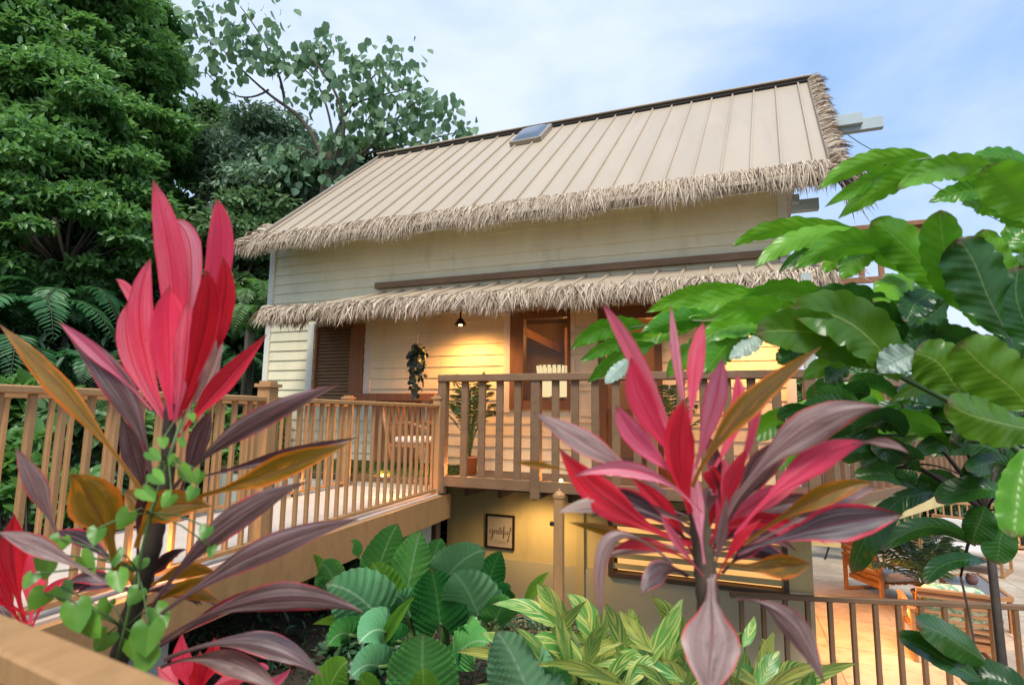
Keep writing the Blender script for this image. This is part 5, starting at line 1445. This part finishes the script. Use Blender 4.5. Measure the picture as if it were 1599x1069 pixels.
cordyline('tall left cordyline with a flame-like bright pink top spear and purple lower leaves', (0, 0), 1.42, [(266, 630), (262, 740), (240, 850), (205, 960), (172, 1080)], LEFT + LEFT_EXTRA, 11)
EDGE = [('ti_red', (42, 985), (20, 880), (22, 800), 46, {}), ('ti_pink', (45, 990), (55, 910), (60, 830), 40, {}), ('ti_red', (40, 980), (5, 920), (-20, 830), 36, {}), ('ti_pink', (48, 985), (75, 930), (110, 900), 24, {}), ('ti_red', (40, 960), (-5, 930), (-40, 900), 40, {}), ('ti_purple', (42, 1000), (0, 960), (-30, 930), 36, {})]
cordyline('cordyline cut by the left edge, its red leaves low behind the tall one', (0, 0), 1.9, [(42, 975), (40, 1080)], EDGE, 10)
LOW = [('ti_pink', (300, 1090), (288, 1040), (285, 985), 36, {}), ('ti_red', (302, 1095), (325, 1040), (335, 995), 38, {}), ('ti_pink', (305, 1095), (350, 1065), (385, 1062), 30, {}), ('ti_pink', (295, 1095), (265, 1060), (245, 1040), 30, {}), ('ti_red', (300, 1100), (310, 1060), (312, 1015), 34, {}), ('ti_rose', (320, 1100), (410, 1075), (455, 1040), 22, {}), ('ti_rose', (320, 1100), (390, 1050), (420, 1045), 20, {}), ('ti_pink', (310, 1100), (370, 1085), (430, 1075), 30, {})]
cordyline('small bright red cordyline at the bottom, beside the near handrail', (0, 0), 2.0, [(300, 1085), (300, 1150)], LOW, 9)

# green vine on the left stalk
t = thing('heart_leaf_vine', 'bright green heart-leaved vine climbing the left cordyline stalk', 'vine', (*P(200, 1000, 1.35)[:2], -1.75))
VN = [(75, 880, 34), (88, 850, 26), (150, 835, 22), (135, 880, 28), (60, 935, 30), (120, 960, 36), (185, 905, 26), (210, 930, 24), (230, 995, 40), (250, 960, 28), (270, 720, 16), (245, 745, 20), (290, 740, 22), (310, 745, 18), (320, 830, 18), (230, 770, 22), (255, 690, 14), (140, 975, 34), (165, 950, 26), (195, 810, 26), (240, 710, 18), (262, 780, 20), (300, 770, 18), (225, 1030, 34), (180, 870, 20), (285, 690, 12), (300, 650, 10), (100, 925, 24), (45, 905, 22), (215, 880, 22), (160, 1000, 30), (205, 1010, 30), (330, 860, 14)]
st = MB(); vp = [P(175, 1060, 1.33), P(195, 980, 1.32), P(215, 890, 1.33), P(235, 800, 1.34), P(262, 720, 1.36), P(285, 650, 1.38)]
st.tube(vp, .004, 6)
for i, (x, y, w) in enumerate(VN):
    d = random.uniform(1.20, 1.36); a = random.uniform(-.9, .9)
    b = P(x - math.sin(a) * w * .5, y - math.cos(a) * w * .45, d); tp = P(x + math.sin(a) * w * .8, y + math.cos(a) * w * .8, d - .02)
    mb = MB(); ear_leaf(mb, b, (b + tp) / 2, tp, w * 1.15 * d / F, random.uniform(-.7, .7), .25, .004, 5, 14, 3, .28); mb.build('leaf', M['vine'], t, True)
    k = min(vp, key=lambda q: np.linalg.norm(q - b)); st.tube([k, (k + b) / 2 + [0, 0, .01], b], .002, 4)
st.build('stem', M['stem_green'], t, True)

# elephant ears
def ears(label, rows, base, d_base, gnd):
    g = np.array(base, float)
    t = thing('elephant_ear', label, 'elephant ear', (g[0], g[1], gnd), 'elephant ear plants in the garden')
    st = MB()
    for mat, b, tp, w, d, kw in rows:
        bp = P(*b, d); tq = P(*tp, d + kw.get('dz', -.12)); mid = (bp + tq) / 2 + np.array([0, 0, kw.get('arch', .03)])
        mb = MB()
        if kw.get('curl'): blade(mb, bp, mid, tq, w * d / F, 'ginger', fold=-1.0, wave=.05)
        else: ear_leaf(mb, bp, mid, tq, w * 1.15 * d / F, kw.get('roll', random.uniform(-.3, .3)), kw.get('cup', random.uniform(-.22, .28)), .032, veins=random.choice((7, 8, 9)))
        mb.build('leaf', M[mat], t, True)
        root = np.array([g[0] + random.uniform(-.12, .12), g[1] + random.uniform(-.12, .12), gnd]); c = bez(bp - nrm(tq - bp) * .0, bp * .55 + root * .45 + np.array([random.uniform(-.06, .06), .08, .05]), root, 10)
        st.tube(c, np.linspace(.010, .022, 10), 7)
    st.build('stems', M['stem_green'], t, True)
E1 = [('ear_dark', (687, 972), (673, 885), 78, 3.15, dict(roll=.1, cup=.2)), ('ear_blue', (700, 898), (760, 858), 62, 3.3, dict(dz=-.35, roll=-.3, cup=.1)), ('ear_blue', (746, 958), (706, 892), 82, 3.2, dict(dz=-.25, roll=.3)),
      ('ear', (636, 922), (657, 826), 62, 3.35, dict(roll=.2)), ('ear', (592, 885), (622, 817), 54, 3.5, dict(roll=-.2)), ('ear_bright', (606, 936), (580, 878), 50, 3.25, dict(roll=.15)), ('ear_blue', (580, 950), (508, 912), 84, 3.15, dict(dz=-.2, roll=.25, cup=.12)),
      ('ear_bright', (566, 982), (488, 974), 34, 3.2, dict(roll=.9)), ('ear_dark', (620, 1000), (576, 1032), 46, 3.1, dict(roll=.5)), ('ear_dark', (762, 915), (783, 860), 40, 3.5, dict()), ('ear_dark', (782, 945), (798, 916), 32, 3.4, dict()),
      ('ear', (672, 888), (690, 840), 40, 3.8, dict()), ('ear', (560, 868), (547, 845), 18, 3.5, dict(curl=1)), ('ear_bright', (594, 1010), (648, 930), 20, 3.0, dict(curl=1)), ('ear_bright', (820, 945), (858, 893), 18, 3.3, dict(curl=1)),
      ('ear', (730, 975), (748, 1012), 30, 3.1, dict(roll=.8)), ('ear_bright', (486, 900), (466, 874), 44, 3.9, dict(roll=.3)), ('ear', (512, 930), (490, 908), 40, 3.6, dict(roll=.4)), ('ear_dark', (640, 905), (600, 915), 46, 3.45, dict(roll=.5)), ('ear_dark', (715, 930), (735, 905), 50, 3.5, dict(roll=-.4)),
      ('ear_dark', (690, 1035), (740, 1050), 44, 3.2, dict(roll=.6)), ('ear', (655, 870), (640, 850), 34, 3.7, dict())]
E1 += [('ear', (545, 990), (510, 1010), 50, 3.0, dict(roll=.4)), ('ear_blue', (600, 985), (560, 1005), 60, 2.95, dict(roll=-.3, dz=-.2)), ('ear', (720, 1015), (765, 1005), 56, 3.0, dict(roll=.4)), ('ear_blue', (640, 960), (618, 930), 56, 3.3, dict(roll=.2)),
       ('ear', (775, 965), (800, 940), 46, 3.2, dict(roll=-.4)), ('ear_dark', (540, 960), (525, 985), 44, 3.25, dict(roll=.5)), ('ear', (520, 905), (500, 880), 40, 3.6, dict(roll=.2)), ('ear_blue', (590, 1040), (545, 1060), 56, 2.8, dict(roll=.3, dz=-.2)), ('ear', (720, 960), (745, 925), 60, 3.35, dict(roll=-.3))]
gb = P(668, 1060, 3.35)
ears('large clump of elephant ears below the framed print', E1, gb, 3.3, float(gz(gb[0], gb[1])) - .02)
E2 = [('ear', (658, 1088), (660, 988), 100, 2.5, dict(roll=.1, cup=.25)), ('ear_bright', (662, 1112), (660, 1042), 50, 2.35, dict(roll=0)), ('ear_bright', (508, 1088), (544, 1032), 54, 2.6, dict(roll=.3)), ('ear_bright', (575, 1095), (560, 1058), 40, 2.6, dict(roll=-.2)), ('ear_blue', (832, 1100), (774, 984), 100, 2.35, dict(roll=.25, cup=.2)), ('ear', (860, 1100), (868, 1040), 60, 2.4, dict())]
gb = P(690, 1240, 2.5)
ears('nearer elephant ear clump at the bottom edge with one backlit yellow-green leaf', E2, gb, 2.5, float(gz(gb[0], gb[1])) - .02)

# variegated shell ginger
def ginger(label, rows, fill, seed):
    rng = random.Random(seed)
    g = P(*fill['base'], fill['d']); gnd = float(gz(g[0], g[1]))
    t = thing('shell_ginger', label, 'shell ginger', (g[0], g[1], gnd), 'variegated gingers')
    st = MB()
    allr = list(rows)
    for k in range(fill['n']):
        bx_, by_ = rng.uniform(*fill['x']), rng.uniform(*fill['y']); a = rng.uniform(-1.45, 1.45); L = rng.uniform(95, 165)
        tx, ty = bx_ + math.sin(a) * L, by_ - math.cos(a) * L * .8
        allr.append(('ginger' if rng.random() < .72 else 'ginger_gold', (bx_, by_), ((bx_ + tx) / 2 + rng.uniform(-6, 6), (by_ + ty) / 2 - 14), (tx, ty), rng.uniform(17, 26)))
    for mat, b, m, tp, w in allr:
        d = fill['d'] + rng.uniform(-.35, .3); d1 = d + rng.uniform(-.22, .1)
        plant_leaf(t, 'leaf', mat, b, m, tp, w * 1.1, d, d1, prof='ginger', fold=rng.choice((-.3, -.15, .2)), wave=.03, waves=2, roll=rng.uniform(-.6, .6), twist=rng.uniform(-.5, .5))
        bp = P(*b, d); root = np.array([g[0] + rng.uniform(-.35, .35), g[1] + rng.uniform(-.2, .2), gnd]); st.tube(bez(bp, bp * .5 + root * .5 + [0, .03, .04], root, 7), np.linspace(.005, .012, 7), 5)
    st.build('stems', M['stem_green'], t, True)
GR = [('ginger', (893, 994), (862, 940), (838, 908), 36), ('ginger', (930, 1010), (912, 960), (884, 926), 40), ('ginger', (880, 985), (826, 950), (769, 943), 28), ('ginger', (800, 1040), (785, 1005), (750, 988), 24), ('ginger', (1074, 1022), (1052, 970), (1016, 928), 32), ('ginger', (990, 1008), (966, 985), (950, 970), 28),
      ('ginger_gold', (1020, 1018), (992, 985), (966, 950), 24), ('ginger', (1005, 1010), (990, 975), (984, 946), 22), ('ginger_gold', (908, 1040), (872, 1010), (838, 982), 26), ('ginger', (1010, 1050), (960, 1015), (903, 1005), 30), ('ginger', (935, 1075), (880, 1010), (822, 1000), 34), ('ginger_gold', (895, 1020), (880, 985), (882, 950), 16), ('ginger', (1085, 1060), (1050, 1020), (1000, 1000), 30)]
ginger('yellow-striped shell ginger clump spreading in front of the stucco wall', GR, dict(base=(930, 1180), d=2.75, n=58, x=(830, 1100), y=(1045, 1150)), 3)
GR2 = [('ginger', (1212, 1095), (1232, 1060), (1262, 1036), 46), ('ginger', (1184, 1075), (1200, 1040), (1218, 1014), 28), ('ginger', (1225, 1100), (1255, 1075), (1268, 1045), 34), ('ginger_gold', (1160, 1090), (1150, 1060), (1160, 1030), 22), ('ginger', (1160, 1010), (1172, 985), (1178, 960), 16)]
ginger('small shell ginger tuft at the foot of the dark terrace railing', GR2, dict(base=(1205, 1200), d=2.6, n=7, x=(1150, 1240), y=(1070, 1110)), 4)

# broad scalloped leaves reaching in from the right
t = thing('broad_leaf_plant', 'tall plant with long glossy scalloped leaves arching in from the right edge', 'plant', (*P(1640, 800, 2.1)[:2], -2.2))
BL = [
    ('broad', (1455, 246), (1352, 254), (1276, 298), 30, 2.2), ('broad', (1448, 258), (1375, 275), (1286, 324), 30, 2.15), ('broad', (1475, 262), (1385, 290), (1308, 342), 34, 2.1), ('broad', (1548, 262), (1470, 262), (1398, 298), 38, 2.0), ('broad', (1625, 268), (1565, 246), (1512, 252), 34, 2.05),
    ('broad', (1650, 345), (1585, 300), (1540, 258), 78, 1.9), ('broad', (1562, 295), (1502, 300), (1450, 316), 30, 2.2), ('broad', (1625, 352), (1582, 325), (1552, 298), 44, 2.0), ('broad_dark', (1552, 304), (1530, 310), (1508, 314), 16, 2.3), ('broad', (1610, 300), (1540, 275), (1470, 270), 40, 2.25),
    ('broad', (1342, 362), (1225, 356), (1142, 386), 30, 2.2), ('broad', (1348, 364), (1250, 372), (1177, 420), 32, 2.15), ('broad_dark', (1332, 380), (1272, 388), (1214, 427), 26, 2.2), ('broad', (1422, 434), (1335, 382), (1236, 424), 48, 2.05), ('broad', (1340, 388), (1305, 405), (1287, 427), 26, 2.1), ('broad', (1378, 388), (1338, 408), (1314, 438), 34, 2.05),
    ('broad', (1470, 458), (1425, 395), (1360, 345), 66, 1.95), ('broad', (1522, 492), (1480, 415), (1468, 328), 66, 1.9), ('broad_dark', (1574, 528), (1535, 440), (1496, 372), 92, 1.75), ('broad', (1605, 455), (1560, 410), (1534, 358), 52, 2.0), ('broad', (1432, 437), (1398, 445), (1364, 472), 44, 2.1), ('broad_dark', (1452, 456), (1428, 478), (1414, 503), 44, 2.05), ('broad_dark', (1615, 540), (1592, 480), (1590, 415), 70, 1.7),
    ('broad', (1640, 380), (1600, 370), (1570, 350), 40, 2.3), ('broad', (1640, 400), (1605, 385), (1575, 395), 30, 2.35), ('broad', (1640, 420), (1605, 405), (1580, 418), 26, 2.35),
    ('broad', (1005, 508), (945, 512), (890, 546), 32, 2.3), ('broad', (1012, 522), (955, 538), (904, 566), 24, 2.25), ('broad', (1022, 536), (965, 560), (917, 598), 28, 2.2), ('broad_pale', (988, 560), (965, 578), (944, 600), 22, 2.2), ('broad', (1168, 452), (1085, 460), (1008, 488), 32, 2.3), ('broad', (1192, 455), (1095, 475), (1012, 505), 32, 2.25),
    ('broad', (1335, 505), (1235, 458), (1145, 482), 46, 2.15), ('broad_dark', (1418, 530), (1345, 472), (1262, 460), 48, 2.05), ('broad', (1292, 535), (1200, 484), (1095, 502), 46, 2.1), ('broad_olive', (1402, 595), (1335, 508), (1236, 492), 92, 1.9), ('broad_olive', (1372, 575), (1280, 522), (1180, 520), 76, 2.0), ('broad_pale', (1192, 526), (1166, 540), (1138, 562), 28, 2.05),
    ('broad_dark', (1262, 532), (1238, 548), (1213, 568), 36, 2.1), ('broad', (1165, 530), (1130, 545), (1100, 584), 46, 2.1), ('broad_pale', (1430, 552), (1398, 562), (1372, 582), 44, 1.85), ('broad_dark', (1472, 522), (1438, 528), (1405, 545), 42, 2.0), ('broad_olive', (1505, 622), (1472, 575), (1428, 550), 84, 1.75), ('broad_olive', (1610, 640), (1555, 585), (1495, 535), 100, 1.65), ('broad_olive', (1625, 668), (1555, 660), (1480, 628), 80, 1.65),
    ('broad_dark', (1328, 572), (1308, 582), (1288, 598), 34, 2.05), ('broad', (1602, 700), (1590, 770), (1582, 838), 56, 1.6), ('broad', (1120, 500), (1060, 500), (1000, 520), 34, 2.2), ('broad', (1090, 505), (1030, 520), (975, 550), 30, 2.25), ('broad', (1230, 500), (1160, 505), (1085, 535), 44, 2.15), ('broad', (1140, 530), (1080, 550), (1040, 590), 40, 2.2), ('broad_dark', (1480, 470), (1440, 500), (1390, 530), 40, 2.1), ('broad_dark', (1540, 560), (1500, 530), (1440, 520), 50, 1.95), ('broad', (1440, 560), (1380, 540), (1320, 535), 40, 2.1),
    ('broad_dark', (1600, 560), (1560, 545), (1520, 560), 60, 1.8)]
rb = random.Random(31)
for k in range(34):   # more leaves along the arching stems
    x, y = rb.choice(((1380, 530), (1450, 500), (1520, 470), (1560, 560), (1440, 590), (1500, 620), (1330, 520), (1550, 420), (1590, 350), (1270, 500), (1480, 540)))
    x += rb.uniform(-45, 45); y += rb.uniform(-45, 45); aa = rb.uniform(-1.9, -.5) if rb.random() < .72 else rb.uniform(-.4, 1.2); L = rb.uniform(80, 135)
    tx, ty = x + math.sin(aa) * L, y - math.cos(aa) * L * .75 + 14
    if min(ty, y) < 455 and tx < 1470: continue
    BL.append((rb.choice(('broad', 'broad', 'broad_dark', 'broad_olive')), (x, y), ((x + tx) / 2, (y + ty) / 2 - 14), (tx, ty), rb.uniform(26, 44), rb.uniform(2.0, 2.35)))
for mat, b, m, tp, w, d in BL:
    plant_leaf(t, 'leaf', mat, b, m, tp, w * (.9 if w >= 50 else 1.05), d, d + random.uniform(-.12, .08), prof='broad' if w >= 50 else 'lance', fold=random.choice((.28, -.25, .2)), wave=.05, waves=4, cren=.14 if w >= 50 else .24, crenn=8, nv=44, nu=8, roll=random.uniform(-.45, .45), twist=random.uniform(-.3, .3))
st = MB()
for pts, r in (([(1660, 760), (1560, 680), (1480, 625), (1400, 585), (1300, 540), (1190, 505), (1060, 500), (985, 512)], .013), ([(1660, 620), (1590, 540), (1500, 470), (1420, 410), (1340, 368), (1260, 362)], .012), ([(1680, 420), (1620, 310), (1540, 262), (1450, 248), (1380, 258)], .011), ([(1660, 560), (1600, 540), (1570, 520)], .01)):
    c = [P(x, y, 2.0 + .25 * i / len(pts)) for i, (x, y) in enumerate(pts)]; st.tube(c, np.linspace(r, r * .35, len(c)), 8)
bs = P(1660, 700, 2.0)
st.tube([np.array([bs[0], bs[1], -2.2]), bs, P(1665, 500, 2.0), P(1690, 380, 2.05)], [.022, .018, .015, .012], 9)
st.build('stems', M['stem_green'], t, True)

# shaded shrub under it
t = thing('shaded_shrub', 'dark wavy-leaved shrub in the shade below the broad leaves, before the terrace', 'shrub', (*P(1560, 900, 2.7)[:2], -2.6))
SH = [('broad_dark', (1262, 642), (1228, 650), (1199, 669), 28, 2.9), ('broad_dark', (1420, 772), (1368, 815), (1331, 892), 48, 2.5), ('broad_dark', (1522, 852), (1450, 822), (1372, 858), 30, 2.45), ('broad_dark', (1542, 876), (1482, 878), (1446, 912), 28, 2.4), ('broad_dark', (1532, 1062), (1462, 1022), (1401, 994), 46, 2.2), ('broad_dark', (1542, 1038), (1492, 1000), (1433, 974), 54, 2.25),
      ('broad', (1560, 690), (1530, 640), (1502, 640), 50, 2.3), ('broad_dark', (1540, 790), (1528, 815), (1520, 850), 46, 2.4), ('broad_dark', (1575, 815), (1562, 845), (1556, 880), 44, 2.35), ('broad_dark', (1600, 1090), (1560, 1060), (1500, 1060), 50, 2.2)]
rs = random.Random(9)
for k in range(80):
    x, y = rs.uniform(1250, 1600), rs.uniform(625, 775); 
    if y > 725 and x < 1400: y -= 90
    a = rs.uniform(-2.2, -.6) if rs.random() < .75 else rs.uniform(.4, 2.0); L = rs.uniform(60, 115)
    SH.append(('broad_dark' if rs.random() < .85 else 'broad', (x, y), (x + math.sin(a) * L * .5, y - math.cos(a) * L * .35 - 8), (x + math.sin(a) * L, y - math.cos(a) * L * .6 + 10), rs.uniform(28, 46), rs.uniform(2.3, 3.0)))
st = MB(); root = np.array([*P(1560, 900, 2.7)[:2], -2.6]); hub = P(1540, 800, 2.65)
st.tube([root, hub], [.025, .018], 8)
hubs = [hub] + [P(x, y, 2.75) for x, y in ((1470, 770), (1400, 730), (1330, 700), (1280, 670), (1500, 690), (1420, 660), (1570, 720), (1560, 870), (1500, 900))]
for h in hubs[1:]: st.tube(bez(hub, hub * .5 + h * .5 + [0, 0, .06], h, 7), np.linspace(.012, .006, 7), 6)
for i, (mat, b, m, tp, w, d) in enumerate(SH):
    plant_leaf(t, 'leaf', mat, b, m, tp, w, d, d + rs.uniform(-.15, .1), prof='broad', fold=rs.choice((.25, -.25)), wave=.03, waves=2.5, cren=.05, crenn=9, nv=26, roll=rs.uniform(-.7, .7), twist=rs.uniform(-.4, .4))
    if i % 2 == 0:
        h2 = min(hubs, key=lambda q: np.linalg.norm(q - P(*b, d))); st.tube(bez(P(*b, d), P(*b, d) * .5 + h2 * .5 + [0, 0, .03], h2, 7), np.linspace(.003, .006, 7), 5)
st.build('stems', M['stem_dark'], t, True)

# near handrail at the lower left
z0 = -.34
a0, a1, b0_, b1_ = at(0, 954, Z=z0), at(289, 1069, Z=z0), at(0, 1017, Z=z0), at(101, 1069, Z=z0)
dd = nrm(a1 - a0); wd = (b0_ - a0) - dd * ((b0_ - a0) @ dd); mid = (a0 + wd / 2)
A_, B_ = mid - dd * .9, mid + dd * 1.6
t = thing('near_railing', 'tan handrail close to the camera crossing the lower left corner', 'railing', (mid[0], mid[1], z0 - 1.0))
hz = np.array([0, 0, .022]); mb = MB(); mb.bar(A_ - hz, B_ - hz, np.linalg.norm(wd), .044, bev=.005); mb.build('top_rail', M['wood_tan'], t)
mb = MB(); mb.bar(A_ - np.array([0, 0, .075]), B_ - np.array([0, 0, .075]), .035, .06); mb.build('under_rail', M['wood_tan'], t)
for s in np.arange(.1, 2.4, .13):
    p = A_ + dd * s; mb = MB(); mb.bar(p - [0, 0, .98], p - [0, 0, .105], .042, .042, dd); mb.build('baluster', M['wood_tan'], t)

# ================================================================== LIGHT, SKY, CAMERA
EL, AZ = math.radians(56), math.radians(160)   # sun high, from the front left of the house (towards the eye's back)
sd = np.array([math.cos(EL) * math.sin(AZ), math.cos(EL) * math.cos(AZ), math.sin(EL)])
sun = bpy.data.lights.new('sun', 'SUN'); sun.energy = 2.6; sun.angle = math.radians(24); sun.color = (1.0, .95, .86)
so = bpy.data.objects.new('sun', sun); COL.objects.link(so)
so.rotation_euler = Vector(sd).to_track_quat('Z', 'Y').to_euler()
w = bpy.data.worlds.new('World'); S.world = w; w.use_nodes = True
t = NT(w.node_tree)
sky = t.n('ShaderNodeTexSky', {'sky_type': 'NISHITA', 'sun_disc': False, 'sun_elevation': EL, 'sun_rotation': AZ, 'air_density': 1.0, 'dust_density': 1.2, 'ozone_density': 1.5})
g = t.n('ShaderNodeTexCoord').outputs['Generated']
c1 = t.noise(t.scale(g, (1.0, 1.0, 2.2)), 2.3, 7, .55, .5)
c2 = t.noise(t.scale(g, (1.0, 1.0, 2.0)), 6.0, 6, .6, .3)
def toward(px, py, lo, hi):
    d = nrm(ray(px, py))
    return t.ss(t.n('ShaderNodeVectorMath', {'operation': 'DOT_PRODUCT'}, i0=g, i1=tuple(d)).outputs['Value'], lo, hi)
bank = toward(640, 90, .80, .99)
sep = t.n('ShaderNodeSeparateXYZ', None, Vector=g)
low = t.ss(sep.outputs[2], .42, .02)
m = t.math('ADD', t.math('ADD', t.math('MULTIPLY', c1, .75), t.math('MULTIPLY', c2, .25)), t.math('ADD', t.math('MULTIPLY', bank, .30), t.math('MULTIPLY', low, .30)))
cloud = t.ss(m, .30, 1.0)
skyc = t.mix(.62, t.mix(1.0, sky.outputs[0], (.13, .13, .13), 'MULTIPLY'), (.27, .47, .80))
col = t.mix(cloud, skyc, (.60, .67, .80))
bg = t.n('ShaderNodeBackground', None, Color=col, Strength=1.0)
t.n('ShaderNodeOutputWorld', None, Surface=bg.outputs[0])

cam = bpy.data.cameras.new('camera'); cam.lens = 36 * F / 1599; cam.sensor_width = 36; cam.sensor_fit = 'HORIZONTAL'
cam.clip_start = .02; cam.clip_end = 600
cam.dof.use_dof = True; cam.dof.focus_distance = 5.5; cam.dof.aperture_fstop = 2.8
co = bpy.data.objects.new('camera', cam); COL.objects.link(co)
co.matrix_world = Matrix([[*R[0], 0], [*R[1], 0], [*R[2], 0], [0, 0, 0, 1]])
S.camera = co
S.view_settings.view_transform = 'Standard'; S.view_settings.look = 'None'; S.view_settings.exposure = 0.58; S.view_settings.gamma = 1.0
S.render.engine = 'CYCLES'
S.cycles.max_bounces = 6; S.cycles.transparent_max_bounces = 6; S.cycles.caustics_reflective = False; S.cycles.caustics_refractive = False
S.cycles.use_denoising = True
bpy.data.materials
